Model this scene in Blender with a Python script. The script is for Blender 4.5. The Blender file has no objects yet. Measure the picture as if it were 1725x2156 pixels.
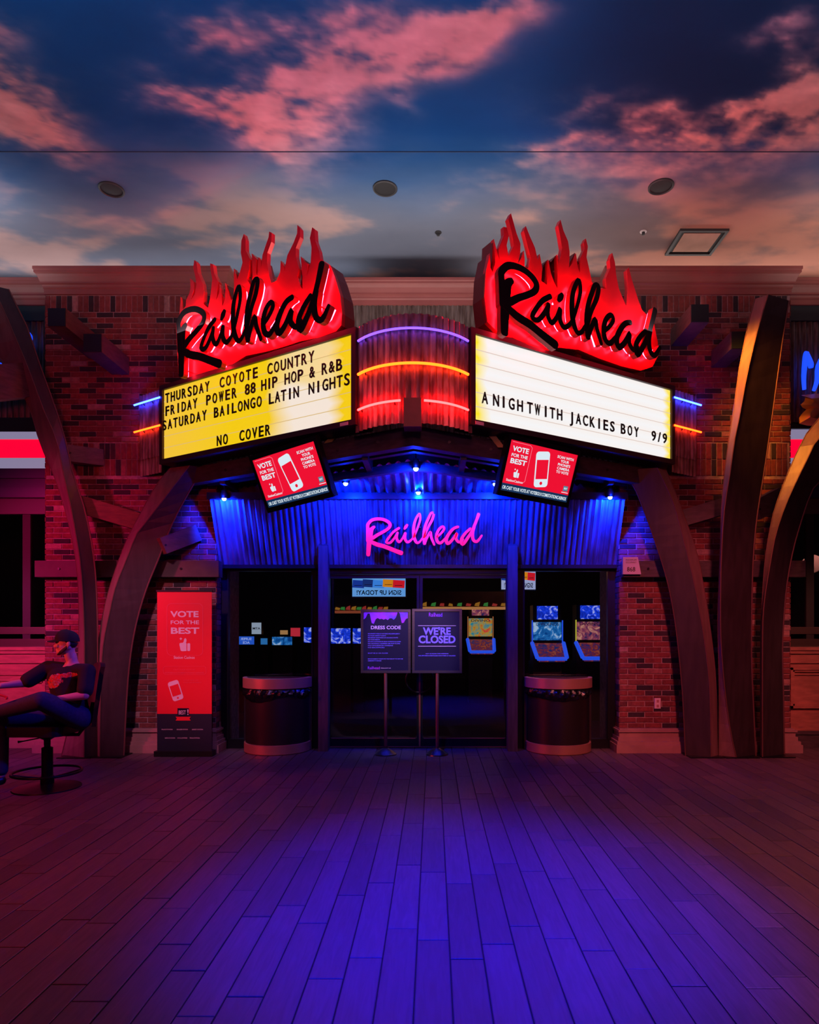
import bpy, bmesh, math, random
import numpy as np
from mathutils import Vector, Matrix, noise
from mathutils.geometry import tessellate_polygon
random.seed(7)
S = bpy.context.scene
C = S.collection
F_PX, CX, HY, EYE = 1400.0, 912.0, 1320.0, 1.55
XC = -0.19                       # axis of symmetry of the facade

# ------------------------------------------------------------------ camera, world, lights, exposure
cam = bpy.data.cameras.new('camera')
cam.sensor_fit = 'HORIZONTAL'; cam.sensor_width = 36
cam.lens = F_PX/1725*36
cam.shift_x = (862.5-CX)/1725; cam.shift_y = (HY-1078)/1725
cam.clip_start = .05; cam.clip_end = 200
co = bpy.data.objects.new('camera', cam); C.objects.link(co)
co.location = (0, 0, EYE); co.rotation_euler = (math.pi/2, 0, 0)
S.camera = co
w = bpy.data.worlds.new('hall'); S.world = w; w.use_nodes = True
w.node_tree.nodes['Background'].inputs[0].default_value = (.30, .16, .20, 1)
w.node_tree.nodes['Background'].inputs[1].default_value = .022
S.view_settings.view_transform = 'Standard'; S.view_settings.look = 'None'
S.view_settings.exposure = 0.0; S.view_settings.gamma = 1
S.view_settings.use_curve_mapping = False

def light(name, kind, loc, target, color, power, size=.3, size_y=None, angle=60, blend=.6):
    l = bpy.data.lights.new(name, kind); l.color = color; l.energy = power
    if kind == 'AREA':
        l.shape = 'RECTANGLE'; l.size = size; l.size_y = size_y or size
    elif kind == 'SPOT':
        l.spot_size = math.radians(angle); l.spot_blend = blend; l.shadow_soft_size = size
    else:
        l.shadow_soft_size = size
    o = bpy.data.objects.new(name, l); C.objects.link(o); o.location = loc
    if target is not None:
        o.rotation_euler = (Vector(target)-Vector(loc)).to_track_quat('-Z', 'Y').to_euler()
    return o
# coves on top of the buildings wash the painted ceiling
light('cove_light', 'AREA', (-5, 9.3, 6.06), (-5, 7.0, 6.9), (.92, .95, 1), 34, 8, .3)
light('cove_light', 'AREA', (4.6, 9.3, 6.06), (4.6, 7.0, 6.9), (1, .88, .82), 34, 8, .3)
# unseen area lights added to brighten the ceiling, facing straight up
light('ceiling_fill', 'AREA', (-3.5, 3.6, 4.85), (-3.5, 3.6, 6.5), (.80, .95, 1), 84, 7, .5)
light('ceiling_fill', 'AREA', (3.5, 3.6, 4.85), (3.5, 3.6, 6.5), (.90, .95, .95), 74, 7, .5)
light('mid_ceiling_fill', 'AREA', (-.2, 7.5, 4.9), (-.2, 7.5, 6.5), (1, .88, .84), 66, 5.5, .3)  # added behind the signs to lift the ceiling's middle band
light('side_ceiling_fill', 'AREA', (-6.4, 7.6, 5.6), (-6.4, 7.6, 6.5), (.9, .94, 1), 26, 3, .3)
light('side_ceiling_fill', 'AREA', (6.0, 7.6, 5.6), (6.0, 7.6, 6.5), (1, .84, .76), 22, 3, .3)
# coloured ceiling spots of the hall, above and behind the camera, then unseen aimed spots
light('blue_ceiling_spot', 'SPOT', (.2, .6, 6.3), (0.22, 3.7, 0), (.001, .006, 1), 11500, .2, angle=31, blend=1)
light('red_ceiling_spot', 'SPOT', (-5.5, .6, 5.5), (-4.8, 2.9, 0), (1, .035, .05), 1300, .3, angle=66, blend=1)
light('magenta_ceiling_spot', 'SPOT', (-2.0, 3.0, 6.2), (-1.9, 5.6, 0), (1, .03, .22), 110, .3, angle=50, blend=1)
light('warm_ceiling_spot', 'SPOT', (3.9, .6, 6.0), (3.7, 3.4, 0), (1, .24, .17), 1500, .4, angle=56, blend=1)
light('red_wall_spot', 'SPOT', (-6.6, 4.2, 3.2), (-4.7, 8.3, 1.9), (1, .015, .20), 800, .2, angle=50, blend=.8)
light('red_left_spot', 'SPOT', (-6.3, 4.6, 2.2), (-3.6, 6.4, 1.25), (1, .05, .07), 420, .12, angle=30, blend=.7)
light('blue_man_fill', 'SPOT', (1.0, 4.6, 4.6), (-3.5, 6.4, 1.1), (.01, .02, 1), 900, .12, angle=18, blend=.8)  # added fill standing in for the canopy lamps' blue on the man
light('violet_dado_spot', 'SPOT', (-6.5, 5.5, 2.6), (-5.6, 8.5, .8), (1, .10, .60), 260, .2, angle=60, blend=.9)
light('pink_wall_spot', 'SPOT', (2.2, 1.5, 5.0), (3.2, 8.3, .8), (1, .14, .17), 1500, .25, angle=34, blend=.9)
light('red_banner_fill', 'SPOT', (-3.0, 3.4, 4.6), (-3.2, 8.0, 1.3), (1, .36, .60), 640, .15, angle=26, blend=.7)  # added fill to brighten the banner, no such lamp seen
light('red_facade_spot', 'SPOT', (-2.5, 2.5, 3.0), (-4.0, 8.3, 4.6), (1, .05, .09), 230, .3, angle=55, blend=.9)
light('red_facade_spot', 'SPOT', (2.5, 2.0, 3.0), (3.6, 8.3, 4.9), (1, .10, .07), 120, .3, angle=55, blend=.9)
light('cornice_wash', 'SPOT', (0, 2.5, 4.6), (0, 8.3, 5.9), (1, .12, .12), 110, .5, angle=110, blend=.6)
light('poster_fill', 'SPOT', (.6, 3.0, 4.6), (-.3, 8.06, 1.3), (.85, .55, 1), 1300, .1, angle=14, blend=.6)  # added so the poster print reads, source invented
light('canopy_front_fill', 'SPOT', (.2, 1.0, 3.6), (-.2, 7.0, 3.35), (1, .26, .42), 120, .2, angle=44, blend=.9)  # added frontal fill for the V beam
light('warm_dado_fill', 'SPOT', (6.3, 6.2, 2.6), (5.0, 8.5, .9), (1, .30, .22), 70, .15, angle=60, blend=.9)  # added fill to warm the right dado
light('bin_spot', 'SPOT', (2.6, 3.0, 4.2), (1.7, 8.1, .6), (1, .34, .26), 200, .06, angle=20, blend=.7)
light('bin_spot', 'SPOT', (-1.2, 3.0, 4.2), (-2.0, 8.1, .6), (.5, .25, 1), 200, .06, angle=18, blend=.7)
light('gold_arch_fill', 'SPOT', (2.6, 6.9, 5.1), (4.4, 7.8, 3.7), (1, .30, .02), 430, .1, angle=60, blend=.9)  # added spot standing in for sign light on the arch edges

# ------------------------------------------------------------------ helpers
def P(px, py, d):
    return Vector(((px-CX)/F_PX*d, d, EYE+(HY-py)/F_PX*d))
def lin(r, g, b):
    f = lambda c: (c/255/12.92) if c/255 <= .04045 else ((c/255+.055)/1.055)**2.4
    return (f(r), f(g), f(b), 1)
def newmat(name):
    m = bpy.data.materials.new(name); m.use_nodes = True
    return m, m.node_tree.nodes, m.node_tree.links, m.node_tree.nodes['Principled BSDF']
def mat(name, col, rough=.5, metal=0, var=0, scale=8, bump=0, stretch=(1, 1, 1), spec=.5, col2=None):
    m, N, L, b = newmat(name)
    b.inputs['Base Color'].default_value = col
    b.inputs['Roughness'].default_value = rough
    b.inputs['Metallic'].default_value = metal
    b.inputs['Specular IOR Level'].default_value = spec
    if var or col2 or bump:
        tc = N.new('ShaderNodeTexCoord'); mp = N.new('ShaderNodeMapping'); mp.inputs[3].default_value = stretch
        nz = N.new('ShaderNodeTexNoise'); nz.inputs['Scale'].default_value = scale; nz.inputs['Detail'].default_value = 6
        L.new(tc.outputs['Object'], mp.inputs[0]); L.new(mp.outputs[0], nz.inputs['Vector'])
        cr = N.new('ShaderNodeValToRGB')
        c2 = col2 or tuple(c*(1-var) for c in col[:3])+(1,)
        cr.color_ramp.elements[0].position = .35; cr.color_ramp.elements[0].color = c2
        cr.color_ramp.elements[1].position = .65; cr.color_ramp.elements[1].color = col
        L.new(nz.outputs[0], cr.inputs[0]); L.new(cr.outputs[0], b.inputs['Base Color'])
        if bump:
            bp = N.new('ShaderNodeBump'); bp.inputs['Strength'].default_value = bump; bp.inputs['Distance'].default_value = .01
            L.new(nz.outputs[0], bp.inputs['Height']); L.new(bp.outputs[0], b.inputs['Normal'])
    return m
def emit(name, col, strength):
    m, N, L, b = newmat(name)
    b.inputs['Base Color'].default_value = (.02, .02, .02, 1)
    b.inputs['Emission Color'].default_value = col
    b.inputs['Emission Strength'].default_value = strength
    b.inputs['Roughness'].default_value = .4
    return m
def rndmat(name, stops, rough=.7, scale=30, var=.4, bump=.3, stretch=(1, 1, 1), grain=False, spec=.5, coat=0):
    """one material for many pieces: every piece draws its own colour"""
    m, N, L, b = newmat(name)
    oi = N.new('ShaderNodeObjectInfo'); ge = N.new('ShaderNodeNewGeometry')
    ad = N.new('ShaderNodeMath'); ad.operation = 'ADD'
    L.new(oi.outputs['Random'], ad.inputs[0]); L.new(ge.outputs['Random Per Island'], ad.inputs[1])
    fr = N.new('ShaderNodeMath'); fr.operation = 'FRACT'; L.new(ad.outputs[0], fr.inputs[0])
    cr = N.new('ShaderNodeValToRGB'); r = cr.color_ramp; r.interpolation = 'LINEAR'
    r.elements[0].position = 0; r.elements[0].color = stops[0][1]
    r.elements[1].position = stops[-1][0]; r.elements[1].color = stops[-1][1]
    for p, c in stops[1:-1]:
        e = r.elements.new(p); e.color = c
    L.new(fr.outputs[0], cr.inputs[0])
    mp = N.new('ShaderNodeMapping'); mp.inputs[3].default_value = stretch
    L.new(ge.outputs['Position'], mp.inputs[0])
    # shift the grain of every piece
    sc = N.new('ShaderNodeVectorMath'); sc.operation = 'ADD'
    cb = N.new('ShaderNodeCombineXYZ'); ml = N.new('ShaderNodeMath'); ml.operation = 'MULTIPLY'; ml.inputs[1].default_value = 50
    L.new(fr.outputs[0], ml.inputs[0]); L.new(ml.outputs[0], cb.inputs[0]); L.new(ml.outputs[0], cb.inputs[2])
    L.new(mp.outputs[0], sc.inputs[0]); L.new(cb.outputs[0], sc.inputs[1])
    nz = N.new('ShaderNodeTexNoise'); nz.inputs['Scale'].default_value = scale; nz.inputs['Detail'].default_value = 8
    if grain: nz.inputs['Distortion'].default_value = 1.2
    L.new(sc.outputs[0], nz.inputs['Vector'])
    mr = N.new('ShaderNodeMapRange'); mr.inputs[1].default_value = .3; mr.inputs[2].default_value = .7
    mr.inputs[3].default_value = 1-var; mr.inputs[4].default_value = 1
    L.new(nz.outputs[0], mr.inputs[0])
    mx = N.new('ShaderNodeMix'); mx.data_type = 'RGBA'; mx.blend_type = 'MULTIPLY'; mx.inputs[0].default_value = 1
    L.new(cr.outputs[0], mx.inputs[6]); L.new(mr.outputs[0], mx.inputs[7]); L.new(mx.outputs[2], b.inputs['Base Color'])
    b.inputs['Roughness'].default_value = rough; b.inputs['Specular IOR Level'].default_value = spec
    b.inputs['Coat Weight'].default_value = coat; b.inputs['Coat Roughness'].default_value = .3
    if bump:
        bp = N.new('ShaderNodeBump'); bp.inputs['Strength'].default_value = bump; bp.inputs['Distance'].default_value = .004
        L.new(nz.outputs[0], bp.inputs['Height']); L.new(bp.outputs[0], b.inputs['Normal'])
    return m

class MB:
    def __init__(s): s.v = []; s.f = []; s.m = []; s.mi = 0; s.marks = []; s.quiet = False
    def mark(s):
        if not s.quiet: s.marks.append(len(s.v))
        return s
    def add(s, vs, fs):
        o = len(s.v); s.v += [Vector(p) for p in vs]; s.f += [tuple(o+i for i in f) for f in fs]; s.m += [s.mi]*len(fs); return s
    def box(s, x0, x1, y0, y1, z0, z1):
        return s.add([(x0,y0,z0),(x1,y0,z0),(x1,y1,z0),(x0,y1,z0),(x0,y0,z1),(x1,y0,z1),(x1,y1,z1),(x0,y1,z1)],
                     [(0,3,2,1),(4,5,6,7),(0,1,5,4),(1,2,6,5),(2,3,7,6),(3,0,4,7)])
    def obox(s, o, a, b, c):
        """box from corner o along three edge vectors"""
        o, a, b, c = map(Vector, (o, a, b, c))
        return s.add([o, o+a, o+a+b, o+b, o+c, o+a+c, o+a+b+c, o+b+c],
                     [(0,3,2,1),(4,5,6,7),(0,1,5,4),(1,2,6,5),(2,3,7,6),(3,0,4,7)])
    def bevbox(s, x0, x1, y0, y1, z0, z1, b):
        """box with its camera-side (-y) edges chamfered"""
        return s.add([(x0,y1,z0),(x1,y1,z0),(x1,y1,z1),(x0,y1,z1),(x0,y0+b,z0),(x1,y0+b,z0),(x1,y0+b,z1),(x0,y0+b,z1),
                      (x0+b,y0,z0+b),(x1-b,y0,z0+b),(x1-b,y0,z1-b),(x0+b,y0,z1-b)],
                     [(0,3,2,1),(0,1,5,4),(1,2,6,5),(2,3,7,6),(3,0,4,7),(4,5,9,8),(5,6,10,9),(6,7,11,10),(7,4,8,11),(8,9,10,11)])
    def tube(s, pts, r, n=8, caps=True):
        pts = [Vector(p) for p in pts]; rs = r if isinstance(r, (list, tuple)) else [r]*len(pts)
        rings = []; up = None
        for i, p in enumerate(pts):
            t = (pts[min(i+1, len(pts)-1)]-pts[max(i-1, 0)]).normalized()
            if up is None:
                up = Vector((0,0,1)) if abs(t.z) < .9 else Vector((1,0,0))
            a = t.cross(up).normalized(); up = a.cross(t).normalized()
            rings.append([p+(a*math.cos(2*math.pi*k/n)+up*math.sin(2*math.pi*k/n))*rs[i] for k in range(n)])
        vs = [q for g in rings for q in g]; fs = []
        for i in range(len(pts)-1):
            for k in range(n):
                fs.append((i*n+k, i*n+(k+1) % n, (i+1)*n+(k+1) % n, (i+1)*n+k))
        if caps: fs += [tuple(range(n))[::-1], tuple((len(pts)-1)*n+k for k in range(n))]
        return s.add(vs, fs)
    def lathe(s, prof, c, n=32, a0=0, a1=2*math.pi):
        full = abs(a1-a0-2*math.pi) < 1e-6; m = n if full else n+1; c = Vector(c)
        vs = [c+Vector((r*math.cos(a0+(a1-a0)*k/n), r*math.sin(a0+(a1-a0)*k/n), z)) for r, z in prof for k in range(m)]
        fs = []
        for i in range(len(prof)-1):
            for k in range(n):
                fs.append((i*m+k, i*m+(k+1) % m, (i+1)*m+(k+1) % m, (i+1)*m+k))
        return s.add(vs, fs)
    def prism(s, poly, vec):
        """closed polygon (3D points) pushed along vec"""
        poly = [Vector(p) for p in poly]; n = len(poly); vec = Vector(vec)
        tri = tessellate_polygon([poly])
        return s.add(poly+[p+vec for p in poly], [tuple(t) for t in tri]+[tuple(i+n for i in t[::-1]) for t in tri]
                     + [(i, (i+1) % n, n+(i+1) % n, n+i) for i in range(n)])
    def sphere(s, c, r, n=12, sc=(1, 1, 1)):
        pr = [(max(1e-4, math.sin(math.pi*i/n))*r, -math.cos(math.pi*i/n)*r) for i in range(n+1)]
        o = len(s.v); s.lathe(pr, (0,0,0), n*2)
        for i in range(o, len(s.v)):
            v = s.v[i]; s.v[i] = Vector((v.x*sc[0], v.y*sc[1], v.z*sc[2]))+Vector(c)
        return s
    def mesh(s, name, mats, off=(0,0,0), smooth=False):
        me = bpy.data.meshes.new(name); off = Vector(off)
        me.from_pydata([tuple(p-off) for p in s.v], [], s.f)
        if not isinstance(mats, (list, tuple)): mats = [mats]
        for m in mats: me.materials.append(m)
        me.polygons.foreach_set('material_index', s.m)
        if smooth:
            me.polygons.foreach_set('use_smooth', [True]*len(me.polygons)); me.update(); me.set_sharp_from_angle(angle=math.radians(38))
        me.update(); return me
def base_of(p):
    o = Vector((0,0,0))
    while p is not None: o += p.location; p = p.parent
    return o
def link(name, me, parent=None, loc=(0,0,0)):
    o = bpy.data.objects.new(name, me); C.objects.link(o); o.parent = parent; o.location = loc; return o
def part(name, mb, m, parent=None, smooth=False):
    """mb holds world coordinates; a part keeps its thing's origin; marked pieces become parts of their own"""
    if len(mb.marks) > 1:
        cuts = sorted(set([0]+mb.marks))+[len(mb.v)+1]; o = None
        if cuts[1] == 0: cuts = cuts[1:]
        for a, b_ in zip(cuts, cuts[1:]):
            fs = [(f, mi) for f, mi in zip(mb.f, mb.m) if a <= f[0] < b_]
            if not fs: continue
            q = MB(); q.v = mb.v[a:b_]; q.f = [tuple(i-a for i in f) for f, mi in fs]; q.m = [mi for f, mi in fs]
            o = link(name, q.mesh(name, m, base_of(parent), smooth), parent)
        return o
    return link(name, mb.mesh(name, m, base_of(parent), smooth), parent)
def tag(o, label=None, cat=None, group=None, kind=None):
    for k, v in (('label', label), ('category', cat), ('group', group), ('kind', kind)):
        if v: o[k] = v
    return o
def thing(name, label, cat, loc, group=None):
    o = bpy.data.objects.new(name, None); C.objects.link(o); o.location = loc; o.empty_display_size = .1
    return tag(o, label, cat, group)
def struct(name, mb, m, smooth=False):
    o = link(name, mb.mesh(name, m, (0,0,0), smooth)); o['kind'] = 'structure'; return o

class Frame:
    """a flat plane in the place: origin, right, up, outward normal"""
    def __init__(s, o, u, v, n=None):
        s.o = Vector(o); s.u = Vector(u).normalized(); s.v = Vector(v).normalized()
        s.n = s.u.cross(s.v).normalized() if n is None else Vector(n)
    def __call__(s, a, b, c=0): return s.o+s.u*a+s.v*b+s.n*c
    def ray(s, px, py, c=0):
        d = P(px, py, 1)-Vector((0,0,EYE)); o = Vector((0,0,EYE))
        t = (s(0, 0, c)-o).dot(s.n)/d.dot(s.n); q = o+d*t-s.o
        return q.dot(s.u), q.dot(s.v)
    def mat4(s, a, b, c=0, k=1.0, kx=None):
        m = Matrix.Identity(4); kx = kx or k
        for i in range(3):
            m[i][0] = s.u[i]*kx; m[i][1] = s.v[i]*k; m[i][2] = s.n[i]*k; m[i][3] = s(a, b, c)[i]
        return m
_tx = {}
def glyph(body, bold=.0, extrude=.02, align='CENTER'):
    key = (body, bold, extrude, align)
    if key not in _tx:
        cu = bpy.data.curves.new('t', 'FONT'); cu.body = body; cu.size = 1; cu.extrude = extrude; cu.offset = bold
        cu.align_x = align; cu.resolution_u = 3; cu.space_line = .9
        o = bpy.data.objects.new('t', cu); C.objects.link(o)
        dg = bpy.context.evaluated_depsgraph_get()
        me = bpy.data.meshes.new_from_object(o.evaluated_get(dg)); bpy.data.objects.remove(o); bpy.data.curves.remove(cu)
        _tx[key] = ([v.co.copy() for v in me.vertices], [tuple(p.vertices) for p in me.polygons])
        bpy.data.meshes.remove(me)
    return _tx[key]
def text(mb, fr, body, a, b, h, width=None, bold=.01, c=.001, align='CENTER', mirror=False, rot=0):
    """text into mb at frame point a,b; h = cap height in metres; width = wanted width"""
    vs, fs = glyph(body, bold, .004, align)
    if not vs: return
    mb.mark()
    xs = [v.x for v in vs]; ys = [v.y for v in vs if True]
    sc = h/(.73); kx = sc
    wd = max(xs)-min(xs)
    if width: kx = width/wd
    ca, sa = math.cos(rot), math.sin(rot); out = []
    for v in vs:
        x, y = v.x*kx*(-1 if mirror else 1), v.y*sc
        out.append(fr(a+x*ca-y*sa, b+x*sa+y*ca, c+v.z*.1))
    mb.add(out, fs)
def rrect(a0, a1, b0, b1, r, n=4):
    pts = []
    for cx_, cy_, s0 in ((a1-r, b1-r, 0), (a0+r, b1-r, 1), (a0+r, b0+r, 2), (a1-r, b0+r, 3)):
        for k in range(n+1):
            t = (s0+k/n)*math.pi/2; pts.append((cx_+r*math.cos(t), cy_+r*math.sin(t)))
    return pts
def flat(mb, fr, pts, c=.001, th=.0015):
    mb.mark()
    mb.prism([fr(a, b, c) for a, b in pts], fr.n*th)
def loopline(mb, fr, pts, w_, c=.001, closed=True):
    n = len(pts); mb.mark(); q0 = mb.quiet; mb.quiet = True
    for i in range(n if closed else n-1):
        a, b = Vector(pts[i]+(0,)), Vector(pts[(i+1) % n]+(0,)); t = (b-a)
        if t.length < 1e-6: continue
        t = t.normalized(); q = Vector((-t.y, t.x, 0))*w_/2
        flat(mb, fr, [tuple((a-q)[:2]), tuple((b-q)[:2]), tuple((b+q)[:2]), tuple((a+q)[:2])], c)
    mb.quiet = q0
def smoothpath(pts, n=4):
    """Catmull-Rom through points (any dimension)"""
    pts = [np.array(p, float) for p in pts]; out = []
    q = [pts[0]]+pts+[pts[-1]]
    for i in range(1, len(q)-2):
        for k in range(n):
            t = k/n
            out.append(.5*((2*q[i])+(-q[i-1]+q[i+1])*t+(2*q[i-1]-5*q[i]+4*q[i+1]-q[i+2])*t*t+(-q[i-1]+3*q[i]-3*q[i+1]+q[i+2])*t**3))
    out.append(pts[-1]); return out
def corrugated(mb, path, z0, z1, pitch=.07, amp=.011, zn=1, seg=6, topz=None):
    """upright sheet following a plan path [(x,y)..], folds vertical"""
    pts = [Vector((x, y, 0)) for x, y in path]; ln = [0]
    for i in range(1, len(pts)): ln.append(ln[-1]+(pts[i]-pts[i-1]).length)
    n = max(2, int(ln[-1]/pitch*seg)); cols = []
    for k in range(n+1):
        s_ = ln[-1]*k/n; i = 0
        while i < len(ln)-2 and ln[i+1] < s_: i += 1
        t = (s_-ln[i])/max(1e-9, ln[i+1]-ln[i]); p = pts[i].lerp(pts[i+1], t); d = (pts[i+1]-pts[i]).normalized()
        nrm = Vector((d.y, -d.x, 0)); cols.append(p+nrm*amp*math.sin(2*math.pi*s_/pitch))
    vs = []
    for j, z in enumerate((z0, z1)):
        vs += [c+Vector((0,0,z)) for c in cols]
    m = n+1
    mb.add(vs, [(k, k+1, m+k+1, m+k) for k in range(n)])

# ------------------------------------------------------------------ materials
M = {}
M['mortar'] = mat('mortar', lin(178, 150, 152), .9, var=.4, scale=20)
brick_stops = [(0, lin(46, 32, 40)), (.20, lin(58, 40, 48)), (.27, lin(120, 54, 52)), (.6, lin(142, 64, 60)), (.82, lin(124, 56, 56)), (.93, lin(152, 82, 76)), (1, lin(176, 136, 132))]
M['brick'] = rndmat('brick_clay', brick_stops, .82, 22, .45, .5)
M['plank'] = rndmat('floor_plank', [(0, lin(84, 66, 74)), (.5, lin(94, 74, 82)), (1, lin(104, 82, 88))], .5, 5, .3, .2, (7, .7, 1), True, .45)
M['floorgap'] = mat('plank_joint', lin(16, 12, 14), .8)
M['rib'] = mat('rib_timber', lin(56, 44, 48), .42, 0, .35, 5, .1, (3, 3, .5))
M['riblit'] = mat('rib_lit_timber', lin(128, 98, 96), .45, 0, .25, 5, .1, (3, 3, .5))  # same timber, narrow faces painted paler as if catching light
M['beam'] = mat('dark_beam', lin(80, 66, 70), .55, 0, .4, 8, .2, (1, 1, 4))
M['beamred'] = mat('brown_beam', lin(120, 72, 58), .55, 0, .35, 8, .2, (1, 1, 4))
M['tealframe'] = mat('dark_teal_frame', lin(26, 36, 42), .5)
M['cornice'] = mat('cornice_paint', lin(142, 76, 72), .5, 0, .15, 3)
M['corr'] = mat('corrugated_steel', lin(176, 150, 140), .4, .35, scale=6, col2=lin(104, 74, 62), stretch=(3, 3, .6), bump=.1)
M['corrgrey'] = mat('weathered_corrugated_steel', lin(128, 112, 106), .5, .5, scale=9, col2=lin(78, 60, 54), stretch=(4, 4, .5), bump=.15)
M['corrdark'] = mat('fascia_corrugated_steel', lin(150, 140, 158), .28, .55, scale=3, col2=lin(112, 96, 104), stretch=(2, 2, .3))
M['signframe'] = mat('sign_frame_metal', lin(62, 44, 46), .5, .3)
M['black'] = mat('black_plastic', lin(18, 18, 20), .4)
M['letterblack'] = mat('letter_black', lin(10, 8, 8), .6)
M['flamered'] = mat('flame_red_enamel', lin(235, 14, 38), .34, 0, .12, 4)
M['flameside'] = mat('flame_side_red', lin(120, 14, 26), .5)
M['scriptblack'] = mat('script_face', lin(26, 18, 24), .8, spec=.15)
M['scriptside'] = mat('script_return', lin(150, 14, 26), .45)
M['darkmetal'] = mat('dark_frame_metal', lin(30, 30, 36), .35, .6)
M['stone'] = mat('plinth_stone', lin(160, 122, 116), .7, 0, .2, 6)
M['steel'] = mat('brushed_steel', lin(150, 140, 138), .3, 1, .2, 4, 0, (1, 1, 30))
M['bindark'] = mat('bin_dark_metal', lin(74, 62, 66), .36, .8)
M['bincopper'] = mat('bin_copper_band', lin(214, 150, 132), .38, .6)
M['bag'] = mat('bin_liner_film', lin(10, 10, 14), .22, bump=.9, scale=25, spec=.8)
M['white'] = mat('white_print', lin(225, 205, 215), .5)
M['offwhite'] = mat('white_plastic', lin(215, 200, 200), .4)
M['bannerred'] = mat('banner_red', lin(226, 20, 40), .5)
M['bannerpink'] = mat('banner_pink_line', lin(226, 70, 96), .5)
M['bannerdark'] = mat('banner_dark', lin(18, 26, 44), .5)
M['navy'] = mat('poster_navy', lin(16, 18, 44), .35)
M['magenta'] = mat('poster_magenta', lin(190, 40, 190), .5, col2=lin(90, 70, 220), scale=9)
M['violet'] = mat('poster_violet_print', lin(140, 130, 255), .5)
M['woodpanel'] = mat('wood_panel', lin(176, 112, 92), .5, 0, .3, 6, .1, (1, 1, 4))
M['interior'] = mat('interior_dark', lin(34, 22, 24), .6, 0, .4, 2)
M['interiorwood'] = mat('interior_wood', lin(70, 34, 26), .5, 0, .4, 5)
M['jeans'] = mat('jeans', lin(34, 44, 74), .85, 0, .3, 40)
M['skin'] = mat('skin', lin(206, 150, 128), .5)
M['cloth'] = mat('black_cotton', lin(20, 20, 22), .9, 0, .2, 12)
M['hair'] = mat('dark_hair', lin(36, 26, 22), .7, 0, .4, 60)
M['leather'] = mat('chair_vinyl', lin(20, 22, 32), .35)
M['chairmetal'] = mat('chair_black_metal', lin(22, 20, 22), .35, .6)
M['bronze'] = mat('bronze_relief', lin(190, 130, 84), .4, .6, .3, 6, .3)
M['ceilfix'] = mat('ceiling_fixture', lin(52, 50, 52), .6, .0)
M['ceilgrille'] = mat('speaker_grille', lin(30, 29, 32), .7)
E_ = {}
E_['blueneon'] = emit('blue_neon', (.10, .20, 1, 1), 14)
E_['whiteblue'] = emit('blue_white_neon', (.012, .03, 1, 1), 34)
E_['purple'] = emit('purple_neon', (.11, .045, 1, 1), 4.2)
E_['orange'] = emit('orange_neon', (1, .04, .002, 1), 15)
E_['red'] = emit('red_neon', (1, .0038, .0038, 1), 105)
E_['hotred'] = emit('halo_red_neon', (1, .018, .045, 1), 60)
E_['bluesign'] = emit('blue_letter_glow', (.01, .07, 1, 1), 1.2)
E_['bulb'] = emit('blue_bulb', (.25, .40, 1, 1), 22)
E_['redband'] = emit('red_light_band', (1, .0, .035, 1), 1.0)
E_['paleband'] = emit('pale_light_band', (.30, .26, .42, 1), .75)
E_['screenred'] = emit('screen_red', (.85, .005, .03, 1), 1)
E_['screenwhite'] = emit('screen_white', (.70, .82, .90, 1), 1)
E_['screennavy'] = emit('screen_navy', (.005, .03, .09, 1), 1)

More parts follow.
